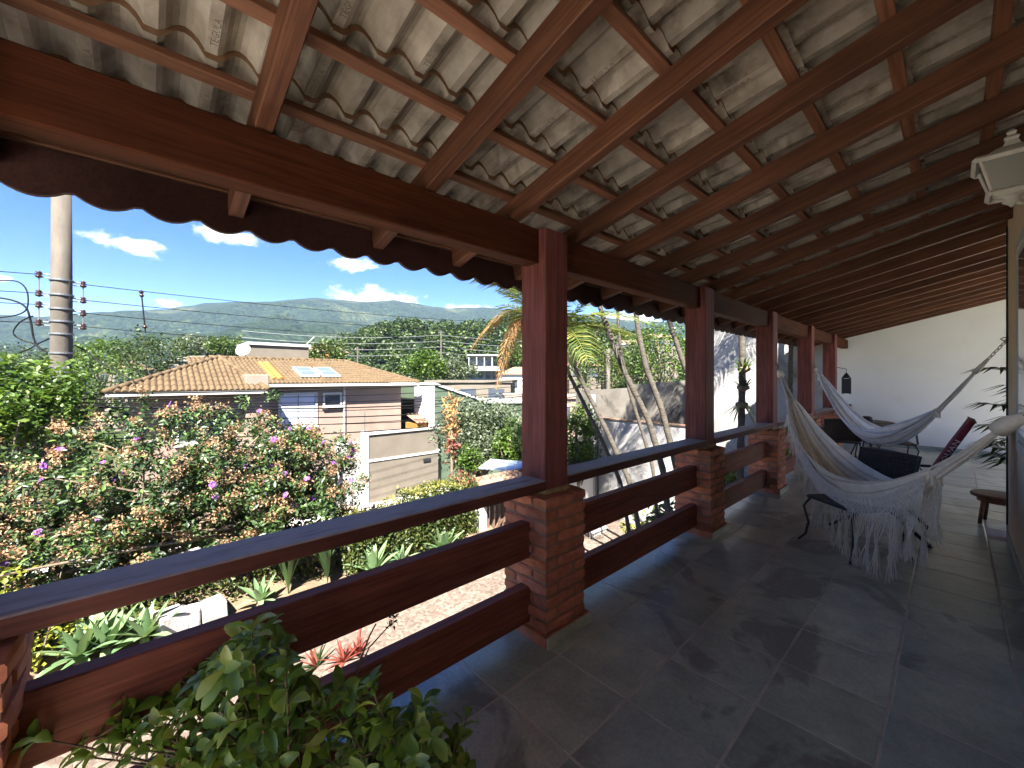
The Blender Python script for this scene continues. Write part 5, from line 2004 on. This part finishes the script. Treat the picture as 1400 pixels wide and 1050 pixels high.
def hammock(A, B, prof, body, wmax, cloth, string, label, fringe, seed, thick=1.0):
    """A, B: hooks. prof: (s, z). body: (s0, s1) cloth range. fringe: list of (s0, s1, drop) scallops"""
    A, B = Vector(A), Vector(B)
    mid = A.lerp(B, .5)
    t = thing('hammock', mid, label, 'hammock')
    S = np.array([p[0] for p in prof])
    Z = np.array([p[1] for p in prof])
    def zc(s):
        # smooth: average of linear interpolation over a window
        return float(np.mean(np.interp(np.clip(s + np.linspace(-.06, .06, 9), 0, 1), S, Z)))
    def cl(s):
        p = A.lerp(B, s)
        return Vector((p.x, p.y, zc(s)))
    dirh = (B - A)
    dirh.z = 0
    dirh.normalize()
    side = Vector((dirh.y, -dirh.x, 0))
    if side.dot(Vector((0, 0, 0)) - mid) < 0:
        side = -side                                   # towards the open floor / viewer side
    s0, s1 = body
    nS, nT = 60, 34
    def section(s, q):
        """point of the cloth: q in [-1, 1] from far rim to near rim"""
        e = (s - s0) / (s1 - s0)
        w = wmax * (.16 + .84 * math.sin(math.pi * min(1, max(0, e))) ** .75)
        dep = w * .62
        fold = .016 * math.sin(q * 15 + 2.1 * math.sin(e * 5 + seed)) * (.5 + w / wmax) + .008 * math.sin(q * 31 + e * 4)
        p = cl(s) + side * (q * w * .5 * (1 + .10 * math.sin(e * 7))) + Vector((0, 0, dep * abs(q) ** 1.7 - dep * .5))
        return p + Vector((0, 0, fold)) + side * fold * .6
    v, f, acr = [], [], []
    for i in range(nS + 1):
        for j in range(nT + 1):
            v.append(section(s0 + (s1 - s0) * i / nS, -1 + 2 * j / nT))
            acr.append(j / nT)
    for i in range(nS):
        for j in range(nT):
            a = i * (nT + 1) + j
            f.append((a, a + nT + 1, a + nT + 2, a + 1))
    me = MB().add(v, f).mesh('cloth', cloth, smooth=True, off=mid)
    attr = me.attributes.new('across', 'FLOAT', 'POINT')
    attr.data.foreach_set('value', acr)
    link('cloth', me, t)
    # end cords gathered to a whipped loop
    for (hook, s_e, se2) in ((A, s0, .35 * s0), (B, s1, s1 + (1 - s1) * .72)):
        g = cl(se2)
        mb = MB()
        for k in range(18):
            q = -1 + 2 * (k + .5) / 18
            p = section(s_e, q)
            m1 = p.lerp(g, .5) + Vector((0, 0, -.02 * math.cos(q * 1.5))) + side * (.012 * math.sin(k * 2.7))
            mb.tube([p, m1, g + side * .012 * q], [.007, .006, .005], 5, cap=False)
        mb.build('end_cords', string, t)
        gl = g.lerp(hook, .28)
        MB().tube([g.lerp(p, .12), g, gl], [.045 * thick, .038 * thick, .022 * thick], 9).build('whipping', string, t, smooth=True)
        # loose cord wrapped at the cloth end
        mb = MB()
        for k in range(22):
            q = -1 + 2 * k / 21
            p = section(s_e, q)
            mb.tube([p + Vector((0, 0, .01)), p + Vector((random.uniform(-.02, .02), random.uniform(-.02, .02), -.05 - .03 * random.random()))], [.008, .004], 4)
        mb.build('heading', string, t)
        d = hook - gl
        n = max(2, int(d.length / .045))
        dn = d.normalized()
        for k in range(n):
            c = gl + d * ((k + .5) / n)
            a1 = dn.cross(Vector((0, 0, 1))).normalized()
            a2 = dn.cross(a1)
            if k % 2:
                a1 = a2
            ring = [c + dn * (math.cos(x) * d.length / n * .68) + a1 * (math.sin(x) * .013) for x in [i * math.pi / 6 for i in range(13)]]
            MB().tube(ring, .0036, 5, cap=False).build('chain_link', M['steel'], t, smooth=True)
    # macrame valance hanging from both rims
    for sgn, mult in ((1, 1.0), (-1, .8)):
        mb = MB()
        rr = random.Random(seed + sgn)
        if fringe:
            fa, fb = (fringe[0][0], fringe[-1][0]) if sgn > 0 else (fringe[0][0], fringe[2][0])
            FS = [q_[0] for q_ in fringe]
            FL = [q_[1] * mult for q_ in fringe]
            nb = int(170 * (fb - fa) / (fringe[-1][0] - fringe[0][0]))
            def hang(s_, k_):
                p_ = section(s_, sgn * .50)
                return p_ + side * sgn * (.020 + .05 * k_) + Vector((0, 0, -k_))
            rows, band = 5, .15
            net = []
            for q in range(rows + 1):
                net.append([hang(fa + (fb - fa) * i / nb, band * q / rows) + Vector((rr.uniform(-.004, .004), rr.uniform(-.004, .004), rr.uniform(-.005, .005) if q else .012)) for i in range(nb + 1)])
            for q in range(rows):
                for i in range(nb + 1):
                    for st in (-2, 2):
                        j_ = min(nb, max(0, i + st))
                        mb.tube([net[q][i], net[q + 1][j_]], .0021, 3, cap=False)
            i = 0
            while i < nb - 3:
                w_ = rr.randint(7, 13)
                pts_ = net[rows][i:min(nb + 1, i + w_)]
                sc_ = fa + (fb - fa) * (i + w_ / 2) / nb
                L_ = max(.08, float(np.interp(sc_, FS, FL)) - band) * rr.uniform(.78, 1.12)
                ap = hang(sc_ + rr.uniform(-.006, .006), band + L_ * .48)
                ap.z = max(ap.z, .14)
                for p_ in pts_:
                    for c_ in range(1):
                        m_ = p_.lerp(ap, .5) + Vector((rr.uniform(-.012, .012), rr.uniform(-.012, .012), -.012))
                        mb.tube([p_, m_, ap + Vector((rr.uniform(-.01, .01), rr.uniform(-.01, .01), rr.uniform(-.03, .03)))], [.0022, .0024, .0026], 3, cap=False)
                for c_ in range(15):
                    e = ap + Vector((rr.gauss(0, .022), rr.gauss(0, .022), -L_ * .52 * rr.uniform(.75, 1.1)))
                    e.z = max(e.z, .03)
                    m_ = ap.lerp(e, .5) + Vector((rr.uniform(-.014, .014), rr.uniform(-.014, .014), 0))
                    mb.tube([ap + Vector((rr.uniform(-.008, .008), rr.uniform(-.008, .008), .02)), m_, e], [.0032, .003, .0016], 3, cap=False)
                i += max(4, w_ - rr.randint(1, 4))
        if fringe:
            o = mb.build('valance', string, t)
            tag(o, None, None, None, 'stuff')
    return t


hammock((HW, 3.08, 1.47), (XP + .115, 6.46, 1.77),
        [(0, 1.47), (.083, 1.325), (.197, .97), (.30, .71), (.40, .60), (.50, .575), (.60, .64), (.70, .79), (.78, .97), (.86, 1.28), (1, 1.77)],
        (.215, .86), .42, M['cream_cloth'], M['string'], 'cream cotton hammock with a macrame fringe and tassels', [(.222, .46), (.30, .66), (.38, .62), (.46, .56), (.54, .52), (.62, .48), (.70, .42), (.78, .36), (.85, .30)], 1)
hammock((HW + .0, YC - .06, 1.93), (XP + .115, 8.68, 1.80),
        [(0, 1.93), (.1, 1.62), (.22, 1.22), (.32, .96), (.42, .80), (.52, .735), (.62, .76), (.72, .90), (.82, 1.16), (.91, 1.48), (1, 1.80)],
        (.24, .94), .34, M['blue_cloth'], M['string_white'], 'pale blue and white striped hammock hanging before the end wall', [], 5, .6)
for (p, lab) in (((HW, 3.08, 1.47), 'steel wall hook holding the cream hammock'), ((HW, YC - .06, 1.93), 'steel wall hook holding the blue hammock')):
    o = MB().tube([(p[0] + .03, p[1], p[2] + .01), (p[0] - .03, p[1], p[2] + .012), (p[0] - .05, p[1], p[2]), (p[0] - .03, p[1], p[2] - .02), (p[0] - .01, p[1], p[2] - .012)], .006, 7).build('wall_hook', M['steel'], loc=p)
    tag(o, lab, 'hook')

# ---- wicker and iron furniture
M['wicker'] = speckle('dark_wicker', (.018, .013, .010), (.05, .036, .026), 60, .55, .8, 90, .4, 'Object', detail=3, bdist=.006)


def weave(mb, fn, nu, nv, r=.005):
    """woven strands over surface fn(u, v)"""
    for i in range(nu + 1):
        pts = []
        for j in range(nv * 2 + 1):
            p, nr = fn(i / nu, j / (nv * 2))
            pts.append(p + nr * (.004 * (1 if (i + j) % 2 else -1)))
        mb.tube(pts, r, 4)
    for j in range(nv + 1):
        pts = []
        for i in range(nu * 2 + 1):
            p, nr = fn(i / (nu * 2), j / nv)
            pts.append(p + nr * (.004 * (-1 if (i + j) % 2 else 1)))
        mb.tube(pts, r * 1.2, 4)


def wicker_chair(loc, rz, label, arms=False, hb=.9, group='dark wicker seats'):
    t = thing('wicker_chair', loc, label, 'chair', group, rz)
    w, dpt, sh = .50, .48, .44
    mb = MB().box((-w / 2, -dpt / 2, sh - .03), (w / 2, dpt / 2, sh))
    mb.build('seat', M['wicker'], t, local=True, bevel=.012)
    def back(u, v):
        x = (-.5 + u) * w * (.98 + .06 * v)
        y = dpt / 2 + .02 + .10 * v - .05 * (1 - (2 * u - 1) ** 2)
        return Vector((x, y, sh + .02 + (hb - sh) * v)), Vector((0, -1, .1))
    mb = MB()
    weave(mb, back, 20, 14)
    v, f = [], []
    for i in range(9):
        for j in range(5):
            p, _ = back(i / 8, j / 4)
            v.append(p)
    for i in range(8):
        for j in range(4):
            a = i * 5 + j
            f.append((a, a + 5, a + 6, a + 1))
    mb.add(v, f)
    fr = [back(0, 0)[0], back(0, .5)[0], back(0, 1)[0], back(.25, 1.02)[0], back(.5, 1.03)[0], back(.75, 1.02)[0], back(1, 1)[0], back(1, .5)[0], back(1, 0)[0]]
    mb.build('backrest', M['wicker'], t, local=True)
    MB().tube(fr, .013, 7).build('back_frame', M['black_metal'], t, local=True, smooth=True)
    for sx in (-1, 1):
        for sy in (-1, 1):
            x, y = sx * (w / 2 - .03), sy * (dpt / 2 - .03)
            pts = [(x, y, sh - .02), (x + sx * .035, y + sy * .045, sh * .75), (x + sx * .01, y + sy * .02, sh * .4), (x + sx * .02, y + sy * .04, sh * .15), (x + sx * .05, y + sy * .09, 0.004)]
            lg = MB().tube(pts, .011, 7).build('leg', M['black_metal'], t, local=True, smooth=True)
    if arms:
        for sx in (-1, 1):
            x = sx * (w / 2 + .02)
            MB().tube([(x, -dpt / 2, sh), (x, -dpt / 2 + .02, sh + .19), (x, -dpt / 2 + .1, sh + .22), (x, dpt / 2 - .05, sh + .22), (x, dpt / 2 + .04, sh + .2)], .016, 7).build('armrest', M['black_metal'], t, local=True, smooth=True)
        for z in (.12,):
            MB().tube([(-w / 2, -dpt / 2, z), (w / 2, -dpt / 2, z), (w / 2, dpt / 2, z), (-w / 2, dpt / 2, z), (-w / 2, -dpt / 2, z)], .008, 6).build('stretcher', M['black_metal'], t, local=True)
    return t


# chair front looks to local -y
wicker_chair((-.62, 4.74, 0), math.atan2(.6, .8) * -1 + 0.0, 'dark wicker chair on curved iron legs behind the cream hammock', hb=.86)
wicker_chair((-1.38, 9.3, 0), math.pi + .25, 'dark wicker armchair beside the railing, before the round table', arms=True, hb=.80)
wicker_chair((-.72, 9.75, 0), math.pi / 2 + .3, 'dark wicker armchair on the open side of the round table', arms=True, hb=.82)
tb_ = thing('round_table', (-1.13, 10.2, 0), 'dark round table with a thick woven rim beside the wicker armchairs', 'table')
MB().lathe([(.05, .66), (.36, .665), (.40, .69), (.405, .72), (.36, .735), (.02, .735)], 28, 0, Matrix.Translation((-1.13, 10.2, 0))).build('table_top', M['wicker'], tb_, smooth=False)
for k in range(4):
    a = k * math.pi / 2 + .4
    MB().tube([(-1.13 + .2 * math.cos(a), 10.2 + .2 * math.sin(a), .67), (-1.13 + .14 * math.cos(a), 10.2 + .14 * math.sin(a), .35), (-1.13 + .27 * math.cos(a), 10.2 + .27 * math.sin(a), .004)], .012, 7).build('leg', M['black_metal'], tb_, smooth=True)

# ---- folding chair with a maroon sling
M['maroon'] = speckle('maroon_canvas', (.13, .012, .028), (.19, .022, .042), 20, .7, .2, 90, .3)
M['print_white'], _, _ = mat('white_print', (.55, .48, .5), .8, .1)
fc = thing('folding_chair', (-.45, 5.6, 0), 'folding chair with a maroon canvas back and black tube legs', 'chair')
y0, y1 = 5.34, 5.86
bk = [(-.27, .44), (-.16, .66), (-.04, .92), (.06, 1.12), (.09, 1.18)]
v, f = [], []
for (x, z) in bk:
    v += [(x, y0, z), (x, y1, z), (x + .035, y1, z - .018), (x + .035, y0, z - .018)]
for i in range(len(bk) - 1):
    for k in range(4):
        f.append((i * 4 + k, i * 4 + (k + 1) % 4, i * 4 + 4 + (k + 1) % 4, i * 4 + 4 + k))
f += [(0, 1, 2, 3), (len(bk) * 4 - 1, len(bk) * 4 - 2, len(bk) * 4 - 3, len(bk) * 4 - 4)]
back_o = MB().add(v, f).build('back_sling', M['maroon'], fc, bevel=.008)
# side bolster seen edge on, with its worn white lettering
sb = MB()
P_ = [Vector((x + .018, y0 - .012, z)) for x, z in bk]
sb.tube(P_, [.030, .050, .056, .048, .018], 12, flat=.5)
sb.build('side_bolster', M['maroon'], back_o, smooth=True)
tv2, tf2 = text_faces('LOUAN', .075)
e1 = (P_[3] - P_[1]).normalized()
e2 = Vector((-e1.z, 0, e1.x))
c0 = P_[1].lerp(P_[3], .5)
MB().add([c0 + e1 * x + e2 * (y * .7) + Vector((0, -.0595, 0)) for (x, y, z) in tv2], tf2).build('lettering', M['print_white'], back_o)
MB().box((-.74, y0, .40), (-.25, y1, .425)).build('seat_sling', M['maroon'], fc, bevel=.008)
for y in (y0 - .02, y1 + .02):
    MB().tube([(-.60, y, .46), (-.16, y, .012)], .017, 8).build('leg', M['black_metal'], fc, smooth=True)
    MB().tube([(-.28, y, .47), (-.89, y, .012)], .014, 8).build('leg', M['black_metal'], fc, smooth=True)
    MB().tube([(-.185, y, .038), (-.145, y, -.002)], .024, 8).build('foot_cap', M['black_metal'], fc, smooth=True)
    MB().tube([(-.72, y, .62), (-.16, y, .66)], .014, 8).build('armrest', M['black_metal'], fc, smooth=True)
    MB().tube([(-.72, y, .42), (-.72, y, .62)], .012, 8).build('arm_support', M['black_metal'], fc, smooth=True)

# ---- low wooden stool at the corner
st_ = thing('wooden_stool', (.32, 6.68, 0), 'low reddish wooden stool behind the house wall corner', 'stool')
MB().lathe([(.17, .285), (.205, .29), (.21, .31), (.20, .325), (.02, .33)], 24, 0, Matrix.Translation((.32, 6.68, 0))).build('seat', M['wood_stool'], st_)
MB().lathe([(.15, .24), (.16, .24), (.16, .285), (.15, .285)], 20, 0, Matrix.Translation((.32, 6.68, 0))).build('apron', M['wood_stool'], st_)
for k in range(4):
    a = k * math.pi / 2 + .6
    MB().tube([(.32 + .13 * math.cos(a), 6.68 + .13 * math.sin(a), .29), (.32 + .17 * math.cos(a), 6.68 + .17 * math.sin(a), .003)], [.02, .016], 7).build('leg', M['wood_stool'], st_, smooth=True)

# ---- fan palm in a pot round the corner
pp = Vector((.78, 7.35, 0))
fp = thing('potted_fan_palm', pp, 'dark fan palm in a pot standing round the wall corner', 'plant')
MB().lathe([(.14, 0), (.18, .05), (.22, .32), (.24, .34), (.24, .38), (.20, .38), (.19, .33), (.02, .33)], 22, 0, Matrix.Translation(pp)).build('pot', M['terracotta_pot'], fp, smooth=True)
M['fan'] = leafy('fan_palm_leaf', [(0, (.010, .026, .010)), (1, (.03, .06, .02))], rough=.4, trans=.2, kind='object')
rr = random.Random(4)
for k in range(26):
    az = rr.uniform(1.9, 4.9) if k < 20 else rr.uniform(0, 6.28)
    zt = .60 + .045 * k + rr.uniform(-.1, .1)
    reach = rr.uniform(.22, .50)
    a = pp + Vector((rr.uniform(-.06, .06), rr.uniform(-.06, .06), .33))
    c = pp + Vector((math.cos(az) * reach, math.sin(az) * reach, zt))
    mb = MB().tube([a, a.lerp(c, .5) + Vector((0, 0, .12)), c], [.008, .006, .004], 5)
    out_ = Vector((math.cos(az), math.sin(az), 0))
    for q in range(9):
        an = -1.25 + 2.5 * q / 8
        d = (out_ * math.cos(an) + Vector((-out_.y, out_.x, 0)) * math.sin(an) + Vector((0, 0, .15)))
        d.normalize()
        L = .38 * rr.uniform(.85, 1.1)
        sd = d.cross(Vector((0, 0, 1))).normalized() * .024
        m1, e = c + d * L * .55 + Vector((0, 0, .01)), c + d * L + Vector((0, 0, -.10))
        mb.add([c, m1 - sd, e, m1 + sd], [(0, 1, 2, 3)])
    mb.build('leaf', M['fan'], fp)

# ---- white carriage lantern on the house wall
lx, ly, lz = .235, 3.92, 2.80
lt = thing('wall_lantern', (HW, ly, lz), 'aged white carriage lantern with glass panes on the house wall', 'lantern')
def ring4(h, z):
    return [Vector((lx + sx * h, ly + sy * h, z)) for sx, sy in ((-1, -1), (1, -1), (1, 1), (-1, 1))]
tp4, bt4 = ring4(.125, lz + .085), ring4(.075, lz - .115)
for k in range(4):
    MB().tube([tp4[k], bt4[k]], .011, 4).build('corner_bar', M['white_metal'], lt)
    j = (k + 1) % 4
    MB().add([tp4[k], tp4[j], bt4[j], bt4[k]], [(0, 1, 2, 3)]).build('pane', M['lantern_glass'] if 'lantern_glass' in M else M.setdefault('lantern_glass', (lambda m: m)(mat('dusty_lantern_glass', (.20, .19, .16), .25, .6)[0])), lt)
for (h, z) in ((.145, lz + .085), (.088, lz - .118)):
    r4 = ring4(h, z)
    mb = MB()
    for k in range(4):
        mb.tube([r4[k], r4[(k + 1) % 4]], .019, 4)
    mb.build('rim', M['white_metal'], lt)
MB().lathe([(.15, .10), (.15, .115), (.09, .15), (.05, .165), (.035, .20), (.045, .215), (.02, .235), (.03, .25), (.008, .27)], 4, 0, Matrix.Translation((lx, ly, lz)) @ Matrix.Rotation(math.pi / 4, 4, 'Z')).build('cap', M['white_metal'], lt)
MB().lathe([(.085, -.125), (.05, -.14), (.03, -.155), (.04, -.17), (.015, -.19), (.004, -.205)], 12, 0, Matrix.Translation((lx, ly, lz))).build('finial', M['white_metal'], lt, smooth=True)
MB().tube([(HW + .01, ly, lz - .05), (HW - .05, ly, lz - .20), (lx + .03, ly, lz - .19), (lx, ly, lz - .16)], .010, 7).build('bracket', M['white_metal'], lt, smooth=True)
MB().lathe([(.05, 0), (.05, .012), (.02, .02)], 14, 0, Matrix.Translation((HW, ly, lz - .05)) @ Matrix.Rotation(-math.pi / 2, 4, 'Y')).build('wall_plate', M['white_metal'], lt)

# ---- small black lantern by the last post
bx, by, bz = -1.53, 10.9, 1.42
bl = thing('black_lantern', (bx, by, bz), 'small black lantern hanging from the last timber post', 'lantern')
MB().box((bx - .06, by - .06, bz - .19), (bx + .06, by + .06, bz + .12)).build('glass_body', M['dark_glass'], bl, bevel=.01)
mb = MB()
for (sx, sy) in ((-1, -1), (1, -1), (1, 1), (-1, 1)):
    mb.box((bx + sx * .062 - .008, by + sy * .062 - .008, bz - .2), (bx + sx * .062 + .008, by + sy * .062 + .008, bz + .13))
mb.build('frame', M['black_metal'], bl)
MB().lathe([(.10, .13), (.05, .20), (.015, .24)], 4, 0, Matrix.Translation((bx, by, bz)) @ Matrix.Rotation(math.pi / 4, 4, 'Z')).build('cap', M['black_metal'], bl)
MB().tube([(bx, by, bz + .23), (bx, by, bz + .32), (-1.68, by - .1, bz + .36)], .007, 6).build('hanger', M['black_metal'], bl)

# ---- potted shrub inside the railing
M['shrub_leaf'] = leafy('shrub_leaf', [(0, (.075, .135, .028)), (.45, (.14, .235, .045)), (.8, (.22, .32, .065)), (1, (.32, .36, .09))], rough=.38, trans=.3, kind='object', spec=.45)
M['shrub_red'] = leafy('shrub_red_leaf', [(0, (.07, .012, .014)), (1, (.12, .02, .02))], rough=.4, trans=.25, kind='object')
M['twig'] = speckle('shrub_twig', (.10, .065, .04), (.17, .11, .07), 20, .8, .3, 40, .2)


def shrub_leaf(L, W, fold):
    v, f = [], []
    ws = [.10, .50, .85, 1.0, .82, .22]
    for i, w in enumerate(ws):
        t = i / (len(ws) - 1)
        z = L * (.10 * math.sin(math.pi * t) - .10 * t * t)
        v += [(L * t, -W / 2 * w, z + fold * w * W), (L * t, 0, z), (L * t, W / 2 * w, z + fold * w * W)]
    for i in range(len(ws) - 1):
        a = i * 3
        f += [(a, a + 3, a + 4, a + 1), (a + 1, a + 4, a + 5, a + 2)]
    return v, f


SL = [MB().add(*shrub_leaf(.066, .033, .22)).mesh('leaf', M['shrub_leaf'], smooth=True), MB().add(*shrub_leaf(.056, .031, .12)).mesh('leaf', M['shrub_leaf'], smooth=True),
      MB().add(*shrub_leaf(.074, .030, .3)).mesh('leaf', M['shrub_leaf'], smooth=True)]
SR = MB().add(*shrub_leaf(.05, .018, .3)).mesh('leaf', M['shrub_red'], smooth=True)


def potted_shrub(base, label, tips, seed, nleaf, potr=.17, red=0, dens=9):
    """tips: end points of the twigs; leaves sit along the outer part of every twig"""
    base = Vector(base)
    t = thing('potted_shrub', base, label, 'plant', 'leafy shrubs in pots by the railing')
    MB().lathe([(potr * .7, 0), (potr * .75, .04), (potr, .22), (potr * 1.08, .23), (potr * 1.08, .26), (potr * .92, .26), (potr * .88, .23), (.02, .23)], 20, 0, Matrix.Translation(base)).build('pot', M['terracotta_pot'], t, smooth=True)
    r = random.Random(seed)
    tw = MB()
    places = []
    for tip in tips:
        tip = Vector(tip)
        a = base + Vector((r.uniform(-.05, .05), r.uniform(-.05, .05), .22))
        m1 = a.lerp(tip, .45) + Vector((r.uniform(-.05, .05), r.uniform(-.05, .05), .06))
        pts = [a.lerp(m1, s).lerp(m1.lerp(tip, s), s) for s in [i / 7 for i in range(8)]]
        tw.tube(pts, [.007 * (1 - .7 * i / 7) for i in range(8)], 5)
        for q in range(dens):
            s = .40 + .60 * (q + r.random() * .6) / dens
            i = min(6, int(s * 7))
            p = pts[i].lerp(pts[i + 1], s * 7 - i) if s < 1 else pts[-1]
            dr = (pts[i + 1] - pts[i]).normalized()
            for k in range(2):
                places.append((p, dr, q * 1.57 + k * math.pi + r.uniform(-.4, .4)))
        for k in range(5):
            places.append((pts[-1], (pts[-1] - pts[-2]).normalized(), k * 1.256))
        # short side shoots
        for q in range(3):
            i = r.randint(3, 6)
            e = pts[i] + Vector((r.uniform(-.09, .09), r.uniform(-.09, .09), r.uniform(.01, .10)))
            tw.tube([pts[i], e], [.003, .0015], 4)
            for k in range(6):
                places.append((pts[i].lerp(e, .5 + .5 * (k // 2) / 2), (e - pts[i]).normalized(), k * 2.4))
    tw.build('twigs', M['twig'], t, smooth=True)
    tag(t.children[-1], None, None, None, 'stuff')
    r.shuffle(places)
    rest_ = MB()
    for n_, (p, dr, an) in enumerate(places):
        sd = dr.orthogonal().normalized()
        sd = Matrix.Rotation(an, 3, dr) @ sd
        x = (dr * r.uniform(.35, .8) + sd).normalized()
        zax = (dr * 1.0 - x * dr.dot(x))
        zax = (zax + Vector((0, 0, .3)) - x * x.z * .3).normalized()
        yax = zax.cross(x).normalized()
        zax = x.cross(yax)
        Rm = Matrix((x, yax, zax)).transposed()
        s = r.uniform(.7, 1.2)
        if n_ < nleaf:
            link('leaf', SR if r.random() < red else r.choice(SL), t, p, Rm.to_euler(), (s, s, s))
        else:
            Mx = Matrix.Translation(p) @ Rm.to_4x4() @ Matrix.Scale(s, 4)
            v, f = shrub_leaf(.064, .031, .2)
            rest_.add(v, f, 0, Mx)
    if rest_.v:
        o = rest_.build('leaves', M['shrub_leaf2'], t, smooth=True)
        tag(o, None, None, None, 'stuff')
    return t


M['shrub_leaf2'] = leafy('shrub_leaf_mass', [(0, (.075, .135, .028)), (.45, (.14, .235, .045)), (.8, (.22, .32, .065)), (1, (.32, .36, .09))], rough=.38, trans=.3, spec=.45)
rr = random.Random(21)
tipsA = [(330, 880), (300, 905), (362, 868), (350, 905), (280, 930), (240, 925), (205, 935), (180, 960), (130, 975), (75, 1000), (55, 1010), (150, 1010), (220, 980), (260, 970), (300, 960), (330, 940), (365, 930), (390, 915),
         (375, 960), (340, 985), (290, 1000), (240, 1015), (190, 1025), (120, 1035), (385, 1000), (350, 1030), (300, 1040), (400, 950), (318, 900), (250, 950), (345, 865), (375, 890)]
dA = [1.28 + rr.uniform(-.16, .12) for _ in tipsA]
potted_shrub((-1.36, .36, 0), 'dense green leafy shrub in a pot by the railing', [at(x, y, d) for (x, y), d in zip(tipsA, dA)], 3, 290, .18, 0, 7)
tipsB = [(415, 960), (440, 975), (470, 960), (500, 950), (478, 1000), (520, 990), (455, 1020), (500, 1030), (545, 1010), (560, 985), (590, 1000), (620, 1015), (535, 1040), (575, 1040), (430, 1040), (610, 1045), (508, 940), (425, 935)]
dB = [1.30 + rr.uniform(-.10, .12) for _ in tipsB]
potted_shrub((-1.0, .62, 0), 'sparse leafy shrub with a few dark red leaves in a pot', [at(x, y, d) for (x, y), d in zip(tipsB, dB)], 8, 250, .16, .05, 6)
# bare flower stalk rising from it
b0 = at(480, 985, 1.32)
t = thing('flower_stalk', b0, 'thin bare flower stalk with a dry seed head over the shrubs', 'plant')
for pts in ([(480, 985), (485, 930), (505, 885), (536, 851)], [(488, 915), (505, 870), (514, 853)]):
    MB().tube([at(x, y, 1.33) for x, y in pts], [.004, .003, .0025, .002][:len(pts)], 5).build('stalk', M['twig'], t)
P_ = np.array(at(536, 850, 1.33)) + rng.normal(size=(26, 3)) * .012
V, F = leaf_arrays(P_, rng.uniform(.012, .022, 26), .5, .2)
link('seed_head', np_mesh('seed_head', V - np.array(b0), F, M['leaf_dark']), t)

# ================================================================== air
hz = MB().box((-3300, -3300, -15), (3300, 3300, 372))
hm = bpy.data.materials.new('haze_air')
hm.use_nodes = True
nt = hm.node_tree
nt.nodes.clear()
o_ = nt.nodes.new('ShaderNodeOutputMaterial')
pv = nt.nodes.new('ShaderNodeVolumePrincipled')
pv.inputs['Color'].default_value = (.48, .66, 1.0, 1)
pv.inputs['Density'].default_value = .0001
pv.inputs['Anisotropy'].default_value = .0
nt.links.new(pv.outputs[0], o_.inputs['Volume'])
hzo = hz.build('haze', hm)
tag(hzo, 'thin blue haze in the air over the valley', None, None, 'stuff')
